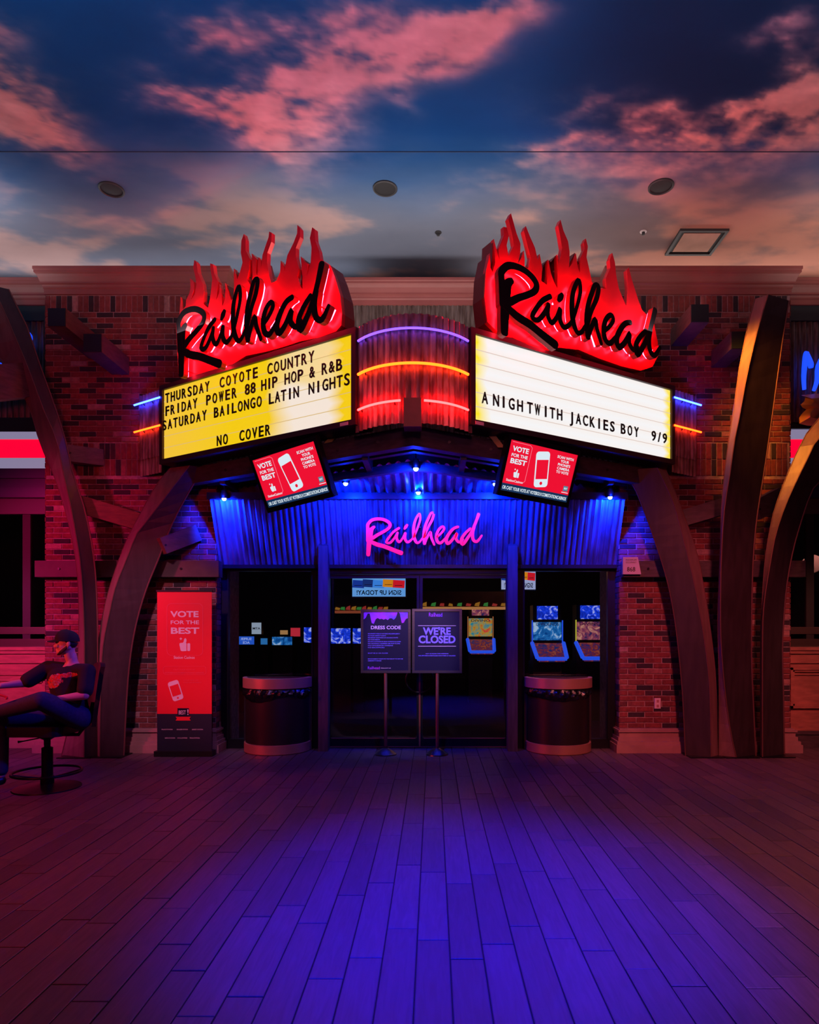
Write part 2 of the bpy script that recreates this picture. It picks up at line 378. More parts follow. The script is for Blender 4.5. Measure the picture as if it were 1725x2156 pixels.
def signface(name, side):
    m, N, L, b = newmat(name)
    tc = N.new('ShaderNodeTexCoord'); sp = N.new('ShaderNodeSeparateXYZ'); L.new(tc.outputs['UV'], sp.inputs[0])
    nz = N.new('ShaderNodeTexNoise'); nz.inputs['Scale'].default_value = 3; L.new(tc.outputs['UV'], nz.inputs['Vector'])
    def math_(op, a, bb, clamp=False):
        n = N.new('ShaderNodeMath'); n.operation = op; n.use_clamp = clamp
        for i, x in enumerate((a, bb)):
            if isinstance(x, (int, float)): n.inputs[i].default_value = x
            else: L.new(x, n.inputs[i])
        return n.outputs[0]
    u, v = sp.outputs[0], sp.outputs[1]
    wob = math_('MULTIPLY', math_('SUBTRACT', nz.outputs[0], .5), .12)
    rows = math_('ABSOLUTE', math_('SUBTRACT', math_('FRACT', math_('MULTIPLY', v, 6), 0), .5), 0)  # 0 mid row, .5 at tracks
    edge = .045 if side == 'R' else .085
    e1 = math_('MULTIPLY', math_('SUBTRACT', math_('ADD', u, wob), 0.012 if side == 'R' else .60), 1/.05 if side == 'R' else 1/.12, True)
    e2 = math_('MULTIPLY', math_('SUBTRACT', 1.0 if side == 'R' else .965, math_('ADD', u, math_('MULTIPLY', rows, .05))), 1/.03 if side == 'R' else 1/.06, True)
    k = math_('MULTIPLY', e1, e2, True)
    if side == 'L':   # a second pale zone around the low middle, warm top left
        k2 = math_('MULTIPLY', math_('SUBTRACT', .30, math_('ABSOLUTE', math_('SUBTRACT', v, .45), 0)), 6, True)
        vv = math_('MULTIPLY', math_('SUBTRACT', math_('ADD', v, u), 1.28), 9, True)
        k = math_('MULTIPLY', k, math_('SUBTRACT', 1, math_('MULTIPLY', vv, .55), True), True)
        w_ = math_('MULTIPLY', math_('SUBTRACT', .40, u), .8, True)
    else:
        w_ = math_('MULTIPLY', rows, .5, True)
    mx = N.new('ShaderNodeMix'); mx.data_type = 'RGBA'
    mx.inputs[6].default_value = (1, .66, .004, 1) if side == 'L' else (1, .80, .01, 1)
    mx.inputs[7].default_value = (1, .86, .74, 1) if side == 'L' else (.93, .93, .94, 1)
    L.new(k, mx.inputs[0])
    m2 = N.new('ShaderNodeMix'); m2.data_type = 'RGBA'; m2.inputs[7].default_value = (1, .50, .14, 1) if side == 'L' else (1, .78, .62, 1)
    L.new(w_, m2.inputs[0]); L.new(mx.outputs[2], m2.inputs[6])
    b.inputs['Base Color'].default_value = (.04, .04, .04, 1); b.inputs['Roughness'].default_value = .5
    L.new(m2.outputs[2], b.inputs['Emission Color'])
    st = math_('SUBTRACT', .98 if side == 'R' else .90, math_('MULTIPLY', math_('GREATER_THAN', rows, .47), .22))
    L.new(st, b.inputs['Emission Strength'])
    return m
M['face_L'] = signface('marquee_face_yellow', 'L'); M['face_R'] = signface('marquee_face_white', 'R')

def glassmat(name, tint=(.92, .94, 1, 1), refl=.10):
    m = bpy.data.materials.new(name); m.use_nodes = True; N = m.node_tree.nodes; L = m.node_tree.links; N.clear()
    o = N.new('ShaderNodeOutputMaterial'); mx = N.new('ShaderNodeMixShader')
    t = N.new('ShaderNodeBsdfTransparent'); t.inputs[0].default_value = tint
    g = N.new('ShaderNodeBsdfGlossy'); g.inputs['Roughness'].default_value = .02
    fr = N.new('ShaderNodeFresnel'); fr.inputs[0].default_value = 1.5
    L.new(fr.outputs[0], mx.inputs[0]); L.new(t.outputs[0], mx.inputs[1]); L.new(g.outputs[0], mx.inputs[2]); L.new(mx.outputs[0], o.inputs[0])
    return m
M['glass'] = glassmat('clear_glass')
M['screenglow'] = None
def screenmat(name, c1, c2, c3, strength=1.3, scale=14):
    m, N, L, b = newmat(name)
    tc = N.new('ShaderNodeTexCoord'); vo = N.new('ShaderNodeTexNoise'); vo.inputs['Scale'].default_value = scale*.6; vo.inputs['Detail'].default_value = 4; vo.inputs['Distortion'].default_value = 1.5
    mr = N.new('ShaderNodeMapRange'); mr.inputs[1].default_value = .35; mr.inputs[2].default_value = .68
    L.new(tc.outputs['Object'], vo.inputs['Vector']); cr = N.new('ShaderNodeValToRGB'); L.new(vo.outputs[0], mr.inputs[0]); L.new(mr.outputs[0], cr.inputs[0]); r = cr.color_ramp
    r.elements[0].color = c1; r.elements[1].color = c3; r.elements[1].position = .9; e = r.elements.new(.55); e.color = c2
    b.inputs['Base Color'].default_value = (.01, .01, .01, 1)
    L.new(cr.outputs[0], b.inputs['Emission Color']); b.inputs['Emission Strength'].default_value = strength
    return m
M['scrblue'] = screenmat('game_screen_blue', (.005, .02, .35, 1), (.01, .06, .9, 1), (.5, .55, 1, 1), .8, 16)
M['scrcyan'] = screenmat('game_screen_cyan', (.0, .05, .25, 1), (.02, .22, .6, 1), (.5, .7, .9, 1), .7, 12)
M['scrwarm'] = screenmat('game_screen_warm', (.02, .02, .10, 1), (.35, .06, .10, 1), (.7, .3, .2, 1), .7, 14)
M['scrmix'] = screenmat('game_screen_many_colours', (.02, .25, .3, 1), (.5, .3, .02, 1), (.7, .04, .04, 1), .8, 10)
M['deckmat'] = screenmat('button_deck_lights', (.01, .03, .2, 1), (.3, .02, .03, 1), (.5, .1, .05, 1), .45, 20)
E_['bluestrip'] = emit('blue_edge_light', (.02, .10, .9, 1), .8)
E_['yellowstrip'] = emit('yellow_edge_light', (.7, .6, .05, 1), .6)
E_['dimorange'] = emit('dim_orange_strip', (.6, .18, .05, 1), .6)

# ------------------------------------------------------------------ setting: ceiling with painted sky
CZ = 6.5
def sm(a, b, x):
    t = min(1, max(0, (x-a)/(b-a))); return t*t*(3-2*t)
BL = [ # px, py, rx, ry, angle deg, weight, warm
 (700,170,230,75,-22,1.0,.15), (560,250,200,60,12,.95,.35), (930,100,170,60,-14,1.0,.25), (1060,30,120,45,-25,.9,.3),
 (600,90,190,60,10,.75,.0), (470,90,80,45,20,.45,.0), (600,330,110,45,25,.7,.6), (760,30,150,60,0,.75,.0), (860,225,40,26,60,.35,.1),
 (30,235,150,60,28,1.05,.8), (-60,170,120,110,0,.9,.6), (15,60,70,32,15,.6,.15), (130,310,130,40,25,.5,.8),
 (1600,275,230,60,-12,.95,.95), (1720,200,110,100,-20,.9,.75), (1330,265,150,55,10,.7,.7), (1120,350,150,38,-10,.5,.9), (1690,60,70,60,0,.4,.0),
 (1400,400,300,50,0,.45,1.0), (1250,200,60,20,10,.3,.3)]
def mural(x, y):
    """colour of the painted sky at a place on the ceiling"""
    px = CX+F_PX*x/max(y, .5); py = HY-F_PX*(CZ-EYE)/max(y, .5)
    n = noise.fractal(Vector((x*1.1, y*1.9, 3.1)), .9, 2.1, 7)
    n2 = noise.fractal(Vector((x*.45+9, y*.8, 7.7)), .9, 2.0, 5)
    n3 = noise.fractal(Vector((x*3.2, y*4.5, 1.7)), .8, 2.0, 4)
    wx = px+n*60+n3*20; wy = py+n2*30+n*12+n3*12
    c = 0; warm = 0
    for bx, by, rx, ry, an, wt, wm in BL:
        a = math.radians(an); dx, dy = wx-bx, wy-by
        u = (dx*math.cos(a)+dy*math.sin(a))/rx; v = (-dx*math.sin(a)+dy*math.cos(a))/ry
        g = wt*math.exp(-(u*u+v*v)*.9); c += g; warm += g*wm
    warm = warm/max(c, 1e-4)
    c = c*(1+.5*n+.55*n3)
    k = .95*sm(-.08, 1.5, c*(1+.25*n+.3*n3))
    low = sm(270, 480, py+n2*25); right = sm(900, 1500, px)
    sky = np.array((14, 56, 108.))*(1-.35*sm(1050, 1450, px)*(1-sm(250, 330, py)))+np.array((10, 0, 0))*sm(1050, 1500, px)
    horizon = np.array((98, 104, 118.))*(1-right)+np.array((116, 94, 92.))*right
    peach = np.array((152, 126, 122.))*(1-right)+np.array((158, 112, 98.))*right
    hz = sm(-.25, .35, n2+n*.6)
    base = sky*(1-low)+(horizon*(1-hz)+peach*hz)*low
    pink = np.array((156, 106, 128.)); wrm = np.array((186, 126, 120.))
    cl = pink*(1-warm)+wrm*warm
    k *= (1-.75*low)
    col = base*(1-k)+cl*k
    col *= (1+.16*n3*k+.05*n)
    return [((max(0, v)/255)**2.2) for v in col]
def ceiling_grid(x0, x1, y0, y1, nx, ny):
    vs, cs, fs = [], [], []
    for j in range(ny+1):
        y = y0+(y1-y0)*j/ny
        for i in range(nx+1):
            x = x0+(x1-x0)*i/nx; vs.append((x, y, CZ)); cs.append(mural(x, y))
    for j in range(ny):
        for i in range(nx):
            a = j*(nx+1)+i; fs.append((a, a+nx+1, a+nx+2, a+1))
    me = bpy.data.meshes.new('ceiling'); me.from_pydata(vs, [], fs)
    at = me.color_attributes.new('paint', 'FLOAT_COLOR', 'POINT')
    at.data.foreach_set('color', [q for c in cs for q in (c[0], c[1], c[2], 1)])
    return me
mc, N, L, b = newmat('painted_sky')
at = N.new('ShaderNodeAttribute'); at.attribute_name = 'paint'
sc_ = N.new('ShaderNodeMix'); sc_.data_type = 'RGBA'; sc_.blend_type = 'MULTIPLY'; sc_.inputs[0].default_value = 1; sc_.inputs[7].default_value = (1.5, 1.5, 1.5, 1)
L.new(at.outputs['Color'], sc_.inputs[6]); L.new(sc_.outputs[2], b.inputs['Base Color']); b.inputs['Roughness'].default_value = .8; b.inputs['Specular IOR Level'].default_value = .1
me = ceiling_grid(-8.5, 8.0, 4.6, 10.6, 420, 230); me.materials.append(mc)
ce = link('ceiling', me); ce['kind'] = 'structure'
me = ceiling_grid(-8.5, 8.0, -4, 4.6, 60, 40); me.materials.append(mc)
c2 = link('ceiling_front', me, ce)
tr = MB(); tr.box(-8.5, 8, 6.92, 6.928, CZ-.006, CZ-.001)
struct('trim_1', tr, mat('ceiling_seam', lin(40, 48, 76), .8))

# ------------------------------------------------------------------ floor planks
fb = MB(); fb.box(-9, 9, -3, 8.9, -.06, -.006)
floor = struct('floor', fb, M['floorgap'])
PW, PL = .158, .912
joint = {0:3.293, 1:3.105, 2:3.249, 3:3.444, 4:3.31, 5:3.186, 6:3.014, 7:2.87, 8:3.36, -1:3.417, -2:3.118, -3:2.93, -4:3.478, -5:2.79, -6:3.56, -7:3.0, -8:3.25}
cand = []
for r in range(-57, 57):
    x0 = -.078+r*PW
    j0 = joint.get(r, 3+random.random()*PL)
    k0 = math.floor((-3-j0)/PL)
    for k in range(k0, 9):
        a, bb = j0+k*PL, j0+(k+1)*PL
        a = max(a, -3); bb = min(bb, 8.9)
        if bb-a < .03: continue
        cx_, cy_ = x0+PW/2, (a+bb)/2
        seen = bb > 2.5 and abs(cx_-.02) < .66*bb+.1
        size = (min(bb, 8.5)-max(a, 2.55))/max(cy_, 1)**3 if seen else 0
        cand.append((size, x0, a, bb))
cand.sort(key=lambda t: -t[0])
shared = {}
def plank_geo(mb, x0, a, bb, z=0):
    g, h, e = .003, .006, .0035
    x1 = x0+PW-g; x0 = x0+g; a += g; bb -= g
    mb.add([(x0,a,-h),(x1,a,-h),(x1,bb,-h),(x0,bb,-h),(x0,a,z-e*.6),(x1,a,z-e*.6),(x1,bb,z-e*.6),(x0,bb,z-e*.6),
            (x0+e,a+e,z),(x1-e,a+e,z),(x1-e,bb-e,z),(x0+e,bb-e,z)],
           [(0,1,5,4),(1,2,6,5),(2,3,7,6),(3,0,4,7),(4,5,9,8),(5,6,10,9),(6,7,11,10),(7,4,8,11),(8,9,10,11)])
rest = MB()
for i, (s_, x0, a, bb) in enumerate(cand):
    z = random.uniform(-.0012, .0012)
    if i < 300:
        key = round(bb-a, 2)
        if key not in shared:
            mb = MB(); plank_geo(mb, 0, 0, bb-a); shared[key] = mb.mesh('plank', M['plank'])
        link('plank', shared[key], floor, (x0, a, z))
    else:
        plank_geo(rest, x0, a, bb, z)
o = part('plank_field', rest, M['plank'], floor); o['kind'] = 'stuff'

# ------------------------------------------------------------------ brick piers
BF = 8.30                                        # brick face
def pier(name, x0, x1):
    mb = MB(); mb.box(x0+.004, x1-.004, BF+.006, 9.3, 0, 5.75)
    wl = struct(name, mb, M['mortar'])
    bl, bh, cz = .203, .0575, .0677
    full = MB(); full.bevbox(0, bl, 0, .03, 0, bh, .004); fm = full.mesh('brick', M['brick'])
    sol = MB(); sol.bevbox(0, .0575, 0, .03, 0, .197, .004); sm_ = sol.mesh('brick', M['brick'])
    items = []; z = .02; row = 0
    while z < 5.70:
        if 3.435 < z+bh < 3.86: z = max(z, 3.86)
        if z > 5.45: break
        off = 0 if row % 2 else (bl+.0103)/2
        x = x0-off
        while x < x1-.01:
            a, bb = max(x, x0), min(x+bl, x1)
            if bb-a > .03: items.append((a, bb, z, 'f'))
            x += bl+.0103
        z += cz; row += 1
    for zz in (5.485, 3.44, 3.645):
        x = x0
        while x < x1-.05:
            items.append((x, x+.0575, zz, 's')); x += .0677
    out = MB(); n = 0
    seenb = sorted(items, key=lambda t: (t[2]-1.6)**2+((t[0]+t[1])/2-(0))**2)
    vis = [t for t in seenb if (abs(t[0]-XC) > 2.55 and t[2] > .3)]
    chosen = set(id(t) for t in vis[:300])
    for t in items:
        a, bb, zz, k = t; dy = random.uniform(-.003, .003)
        if id(t) in chosen:
            if k == 'f' and abs(bb-a-bl) < .002: link('brick', fm, wl, (a, BF-.004+dy, zz))
            elif k == 's': link('brick', sm_, wl, (a, BF-.004+dy, zz))
            else:
                mb = MB(); mb.bevbox(0, bb-a, 0, .03, 0, bh, .004); link('brick', mb.mesh('brick', M['brick']), wl, (a, BF-.004+dy, zz))
        elif k == 'f': out.bevbox(a, bb, BF-.004+dy, BF+.02, zz, zz+bh, .004)
        else: out.bevbox(a, bb, BF-.004+dy, BF+.03, zz, zz+.197, .004)
    # inner and outer returns carry brick too
    for xs, sgn in ((x0, -1), (x1, 1)):
        z = .02; row = 0
        while z < 5.6:
            y = BF+.005-(0 if row % 2 else .1)
            while y < BF+.3:
                a, bb = max(y, BF+.002), min(y+bl, 9.0)
                if bb-a > .03: out.box(min(xs, xs+sgn*.008), max(xs, xs+sgn*.008), a, bb, z, z+bh)
                y += bl+.0103
            z += cz; row += 1
    o = part('brickwork', out, M['brick'], wl); o['kind'] = 'stuff'
    return wl
XLo, XLi = XC-4.65, XC-2.52; XRi, XRo = XC+2.52, XC+4.65
wall_left = pier('wall_left', XLo, XLi)
wall_right = pier('wall_right', XRi, XRo)
def cornice(name, x0, x1, y, ztop, ends, m=None):
    # profile: (projection, z below top)
    pr = [(.11,0),(.11,-.035),(.10,-.045),(.10,-.07),(.085,-.085),(.07,-.11),(.055,-.15),(.05,-.165),(.05,-.185),(.035,-.195),(.03,-.215),(.03,-.23),(.018,-.245),(.018,-.305),(0,-.31)]
    mb = MB(); vs = []
    for p, z in pr:
        xa, xb = x0-(p if ends[0] else 0), x1+(p if ends[1] else 0)
        vs += [(xa, 9.4 if ends[0] else y, ztop+z), (xa, y-p, ztop+z), (xb, y-p, ztop+z), (xb, 9.4 if ends[1] else y, ztop+z)]
    n = len(pr)
    fs = [(i*4+k, i*4+k+1, (i+1)*4+k+1, (i+1)*4+k) for i in range(n-1) for k in range(3)]
    mb.add(vs, fs)
    mb.box(x0-.08*ends[0], x1+.08*ends[1], y-.1, 9.4, ztop-.03, ztop)
    return struct(name, mb, M['cornice'])
cornice('trim_2', XLo+.01, XC-2.42, BF, 6.0, (1, 1)); cornice('trim_3', XC+2.42, XRo-.01, BF, 6.0, (1, 1))
RF = 8.57
cornice('trim_4', XC-2.6, XC+2.6, RF, 6.0, (0, 0)); cornice('trim_5', -9, XLo+.05, RF, 6.0, (0, 0)); cornice('trim_6', XRo-.05, 8.5, RF, 6.0, (0, 0))
# recessed wall in the middle, clad in corrugated sheets
mb = MB(); mb.box(XLi-.05, XRi+.05, RF+.03, 9.3, 2.4, 5.8)
wb = struct('wall_back', mb, M['mortar'])
xx = XLi
while xx < XRi-.05:
    x2 = min(xx+.72, XRi); c_ = MB(); corrugated(c_, [(xx, RF), (x2+.01, RF)], 3.0, 5.72, .068, .011)
    part('cladding_sheet', c_, M['corrgrey'], wb, True); xx = x2

# plinths
def plinth(name, x0, x1):
    mb = MB(); y = BF-.01
    for z0, z1, p in ((0, .10, .14), (.10, .14, .12), (.14, .19, .09), (.19, .25, .065), (.25, .275, .085), (.275, .29, .05)):
        mb.box(x0-p*.7, x1+p*.7, y-p, y+.3, z0, z1)
    return struct(name, mb, M['stone'])
plinth('baseboard_left', XLo+.02, XLi-.02); plinth('baseboard_right', XRi+.02, XRo-.02)
# ledger timbers across the piers
def ledger(label, x0, x1, z0, z1, m):
    mb = MB(); mb.box(x0, x1, BF-.13, BF+.02, z0, z1)
    mb2 = MB(); t = thing('ledger_beam', label, 'beam', (x0, BF, z0), None)
    part('timber', mb, m, t)
    for q in (.3, 1.2, 1.8):
        if x0+q < x1: mb2.lathe([(.0001, -.012), (.014, -.012), (.014, 0)], (0,0,0), 10)
        for i in range(len(mb2.v)-30, len(mb2.v)):
            if 0 <= i and x0+q < x1:
                v = mb2.v[i]; mb2.v[i] = Vector((v.x+x0+q, BF-.13+v.z, v.y+(z0+z1)/2))
    part('bolt', mb2, M['darkmetal'], t)
ledger('brown horizontal timber bolted across the brick pier above the red banner', P(76, 0, 8.2).x, P(462, 0, 8.2).x, 2.165, 2.365, mat('ledger_timber', lin(80, 58, 54), .6, 0, .3, 6))
ledger('dark horizontal timber bolted across the brick pier behind the occupancy plate', P(1312, 0, 8.2).x, P(1694, 0, 8.2).x, 2.165, 2.365, M['beam'])

# ------------------------------------------------------------------ neighbouring venue fronts (far left and far right)
def venue(side):
    sx = -1 if side == 'L' else 1
    xi = XLo if side == 'L' else XRo; xo = xi+sx*3.6
    a, bx = min(xi, xo), max(xi, xo)
    nm = 'wall_left_far' if side == 'L' else 'wall_right_far'
    mb = MB(); mb.box(a, bx, RF+.08, 9.2, 3.5, 5.8); mb.box(a, bx, RF, 9.2, 5.50, 5.7); mb.box(a, bx, RF-.03, RF+.1, 4.06, 4.24) if side == 'L' else mb.box(a, bx, RF-.03, RF+.1, 4.10, 4.16)
    e0, e1 = (xi-.15, xi) if side == 'L' else (xi, xi+.13)
    mb.box(e0, e1, RF-.05, 9.0, 4.06, 5.6)
    wl = struct(nm, mb, M['tealframe'])
    c_ = MB(); p0, p1 = (a, xi-.14) if side == 'L' else (xi+.12, bx)
    corrugated(c_, [(p0, RF+.04), (p1, RF+.04)], 4.2, 5.5, .075, .012); part('cladding_sheet', c_, M['corrgrey'], wl, True)
    # light cove
    z = lambda py: EYE+(HY-py)/F_PX*RF
    b1 = MB(); b1.box(a, bx, RF-.02, RF+.05, z(925), z(905)); part('light_band', b1, E_['paleband'], wl)
    b2 = MB(); b2.box(a, bx, RF, RF+.05, z(965), z(925)); part('light_band', b2, E_['redband'], wl)
    b3 = MB(); b3.box(a, bx, RF-.02, RF+.05, z(990), z(965)); part('light_band', b3, E_['paleband'], wl)
    b4 = MB(); b4.box(a, bx, RF-.1, RF+.05, z(1010), z(990)); b4.box(a, bx, RF-.05, RF+.05, z(1030), z(1010)); b4.box(a, bx, RF-.1, RF+.05, z(1050), z(1030))
    part('moulding', b4, mat('blue_black_moulding', lin(30, 42, 78), .35), wl)
    b5 = MB(); b5.box(a, bx, RF, RF+.1, z(1082), z(1050)); part('header_panel', b5, mat('grey_header', lin(70, 62, 66), .5), wl)
    # window
    wn = MB(); wn.box(a, bx, RF+.02, RF+.10, z(1335), z(1320)); wn.box(a, bx, RF+.0, RF+.10, z(1362), z(1345)) 
    wn.box(xi-.05 if side == 'L' else xi, xi if side == 'L' else xi+.05, RF+.0, RF+.1, z(1362), z(1082))
    win = struct('window_3' if side == 'L' else 'window_4', wn, mat('window_rail', lin(120, 100, 92), .25, .8))
    g = MB(); g.box(a, bx, RF+.05, RF+.056, z(1335), z(1082)); part('pane', g, M['glass'], win)
    bk = MB(); bk.box(a, bx, 11.5, 11.6, .0, 4.1); bk.box(a, bx, RF+.1, 11.6, 3.5, 3.6); bk.box(a-.05 if side=='R' else bx, a if side=='R' else bx+.05, RF+.1, 11.6, 0, 3.6)
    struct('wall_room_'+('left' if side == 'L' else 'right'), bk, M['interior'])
    # wooden dado
    d = MB(); d.box(a, bx, RF-.02, RF+.1, 0.0, z(1362)); wd = part('dado', d, M['woodpanel'], wl)
    for py0, py1, pr in ((1362, 1369, .06), (1369, 1376, .04), (1376, 1392, .012), (1392, 1396, .025), (1417, 1421, .02)):
        q = MB(); q.box(a, bx, RF-.02-pr, RF, z(py1), z(py0)); part('moulding', q, M['woodpanel'], wl)
    q = MB(); q.box(a, bx, RF-.07, RF, 0, .1); q.box(a, bx, RF-.05, RF, .1, .16); q.box(a, bx, RF-.06, RF, z(1545), z(1538)); part('skirting', q, M['stone'] if side == 'L' else M['beam'], wl)
    # raised panels
    for k in range(3):
        c0 = xi+sx*(.12+k*1.15); c1 = xi+sx*(1.15+k*1.15); l_, r_ = min(c0, c1), max(c0, c1)
        q = MB(); zt, zb = z(1405 if side == 'R' else 1428), z(1490 if side == 'R' else 1520)
        for t0, t1, pp in ((0, .03, .045), (.03, .055, .03)):
            q.box(l_+t0, r_-t0, RF-.02-pp, RF-.02, zt-t1, zt-t0); q.box(l_+t0, r_-t0, RF-.02-pp, RF-.02, zb+t0, zb+t1)
            q.box(l_+t0, l_+t1, RF-.02-pp, RF-.02, zb+t0, zt-t0); q.box(r_-t1, r_-t0, RF-.02-pp, RF-.02, zb+t0, zt-t0)
        part('wood_panel', q, M['woodpanel'], wl)
    return wl
venue('L'); venue('R')
fr = Frame((0, RF-.03, 0), (1,0,0), (0,0,1))
def neonshape(name, label, pts_w, m, depth, cat):
    """solid glowing letter strokes: [(px,py,width_px)...] at a wall depth"""
    o = thing(name, label, cat, P(pts_w[0][0][0], pts_w[0][0][1], depth))
    for st in pts_w:
        mb = MB(); pp = smoothpath(st, 3); sc = depth/F_PX
        mb.tube([P(q[0], q[1], depth) for q in pp], [q[2]*sc/2 for q in pp], 8)
        part('glow_stroke', mb, m, o, True)
    return o
neonshape('blue_neon_letter', 'blue glowing brush stroke letter on corrugated wall beside the far left arch', [[(20,692,10),(52,700,10)], [(54,698,7),(62,708,12),(64,722,6),(65,728,3)], [(-30,760,10),(2,768,8)]], E_['bluesign'], 8.5, 'neon sign')
neonshape('blue_neon_letter', 'blue glowing letter M start at the right frame edge above the bronze relief', [[(1694,820,8),(1693,790,10),(1697,750,12),(1699,742,10)], [(1699,742,8),(1707,765,12),(1708,774,10)], [(1740,740,10),(1722,770,8),(1721,800,10),(1714,822,8)], [(1745,740,8),(1750,822,10)]], E_['bluesign'], 8.5, 'neon sign')
# bronze relief: a scalloped shell-like plate under the letter
mb = MB(); pts = [(1687,832),(1697,836),(1694,845),(1686,852),(1690,858),(1698,862),(1688,872),(1683,880),(1683,892),(1700,896),(1740,898),(1780,890),(1790,850),(1770,830),(1730,828)]
fr2 = Frame((0, 8.42, 0), (1,0,0), (0,0,1))
cc = P(1735, 862, 8.30); ring = [P(x, y, 8.44) for x, y in pts]
mid = [p.lerp(cc+Vector((0,0,0)), .35)+Vector((0,-.06,0)) for p in ring]
n = len(ring); mb.add(ring+mid+[cc], [(i, (i+1) % n, n+(i+1) % n, n+i) for i in range(n)]+[(n+i, n+(i+1) % n, 2*n) for i in range(n)])
o = link('bronze_relief', mb.mesh('bronze_relief', M['bronze'], (0,0,0), True)); tag(o, 'bronze toothed relief plate under the blue letter beside the right wall', 'wall ornament')
# little lamps inside the left neighbour window
for px, py, r, c in ((60, 1316, 6, (.05, .12, 1, 1)), (25, 1322, 3, (.5, .5, .7, 1))):
    mb = MB(); mb.sphere(P(px, py, 10.0), r*10/F_PX, 8, (1, .4, .7)); o = link('indicator_light', mb.mesh('indicator_light', emit('indicator', c, 1.2), (0,0,0), True))
    tag(o, 'small round blue light inside the far left window' if r == 6 else 'tiny pale light inside the far left window near the frame edge', 'light')
# ------------------------------------------------------------------ storefront
GY = 8.52
def zpx(py, d): return EYE+(HY-py)/F_PX*d
def xpx(px, d): return (px-CX)/F_PX*d
XW0, XW1 = XLi+.006, XRi-.006; XP0, XP1 = xpx(682, GY), xpx(1079, GY)
HZ = zpx(1193, GY)
def window(name, x0, x1):
    f = MB(); t = .055
    f.box(x0, x0+.08, GY-.05, GY+.06, 0, HZ); f.box(x1-.08, x1, GY-.05, GY+.06, 0, HZ)
    f.box(x0+.08, x1-.08, GY-.04, GY+.05, 0, .12); f.box(x0+.08, x1-.08, GY-.05, GY+.06, HZ-.06, HZ)
    f.box(x0+.08, x0+.10, GY-.06, GY+.0, .12, HZ-.06); f.box(x1-.10, x1-.08, GY-.06, GY+.0, .12, HZ-.06)
    w_ = struct(name, f, M['darkmetal'])
    g = MB(); g.box(x0+.08, x1-.08, GY, GY+.008, .12, HZ-.06); part('pane', g, M['glass'], w_); return w_
window('window_1', XW0, XP0-.05); window('window_2', XP1+.05, XW1)
hd = MB(); hd.box(XP0, XP1, GY-.06, GY+.08, HZ-.10, HZ-.005); hd.box(XP0, XP1, GY-.08, GY-.06, HZ-.03, HZ-.015); hd.box(XP0, XP1, GY-.075, GY-.06, HZ-.085, HZ-.07)
struct('trim_7', hd, M['darkmetal'])
XM = xpx(884, GY)
for name, x0, x1, hs in (('door_1', XP0+.05, XM-.003, 1), ('door_2', XM+.003, XP1-.05, -1)):
    f = MB(); zt = HZ-.105
    f.box(x0, x0+.035, GY-.03, GY+.02, .015, zt); f.box(x1-.035, x1, GY-.03, GY+.02, .015, zt)
    f.box(x0+.035, x1-.035, GY-.03, GY+.02, .015, .13); f.box(x0+.035, x1-.035, GY-.03, GY+.02, zt-.045, zt)
    d_ = struct(name, f, M['darkmetal'])
    g = MB(); g.box(x0+.035, x1-.035, GY-.004, GY+.004, .13, zt-.045); part('pane', g, M['glass'], d_)
    k = MB(); k.box(x0+.05, x1-.05, GY-.034, GY-.03, .125, .133); k.box(x0, x1, GY-.034, GY-.03, .018, .024)
    k.box((x1-.006) if hs == 1 else x0, x1 if hs == 1 else x0+.006, GY-.034, GY-.03, .02, 1.1)
    part('lit_edge_strip', k, mat('door_edge_red_lit', lin(200, 110, 100), .3, .6), d_)  # red-lit outlines of the door put in as reddish strips
    h = MB(); cz = zpx(1430, GY); cxh = (x1-.0) if hs == 1 else x0
    h.tube([(cxh-hs*.012-hs*.16*math.cos(t), GY-.075, cz+.16*math.sin(t)) for t in np.linspace(-math.pi/2, math.pi/2, 15)], .012, 8)
    for s_ in (-1, 1): h.tube([(cxh-hs*.012-hs*.16*math.cos(t_), GY-.075, cz+s_*.16*math.sin(t_)) for t_ in (1.2,)]+[(cxh-hs*.012-hs*.16*math.cos(1.2), GY-.02, cz+s_*.16*math.sin(1.2))], .01, 6)
    part('pull_handle', h, M['darkmetal'], d_, True)
# timber posts in front of the mullions
for px, lb in ((682, 'square dark timber post between the left window and the double door'), (1079, 'square dark timber post between the double door and the right window')):
    x = xpx(px, 8.33); mb = MB(); w_ = .06
    mb.add([(x-w_,8.27,0),(x+w_,8.27,0),(x+w_,8.44,0),(x-w_,8.44,0),(x-w_,8.27,2.56),(x+w_,8.27,2.56),(x+w_,8.44,2.66),(x-w_,8.44,2.66)],
           [(0,3,2,1),(4,5,6,7),(0,1,5,4),(1,2,6,5),(2,3,7,6),(3,0,4,7)])
    t = thing('timber_post', lb, 'post', (x, 8.35, 0)); part('shaft', mb, mat('post_timber', lin(84, 62, 64), .55, 0, .4, 6, .2, (4, 4, .5)), t)
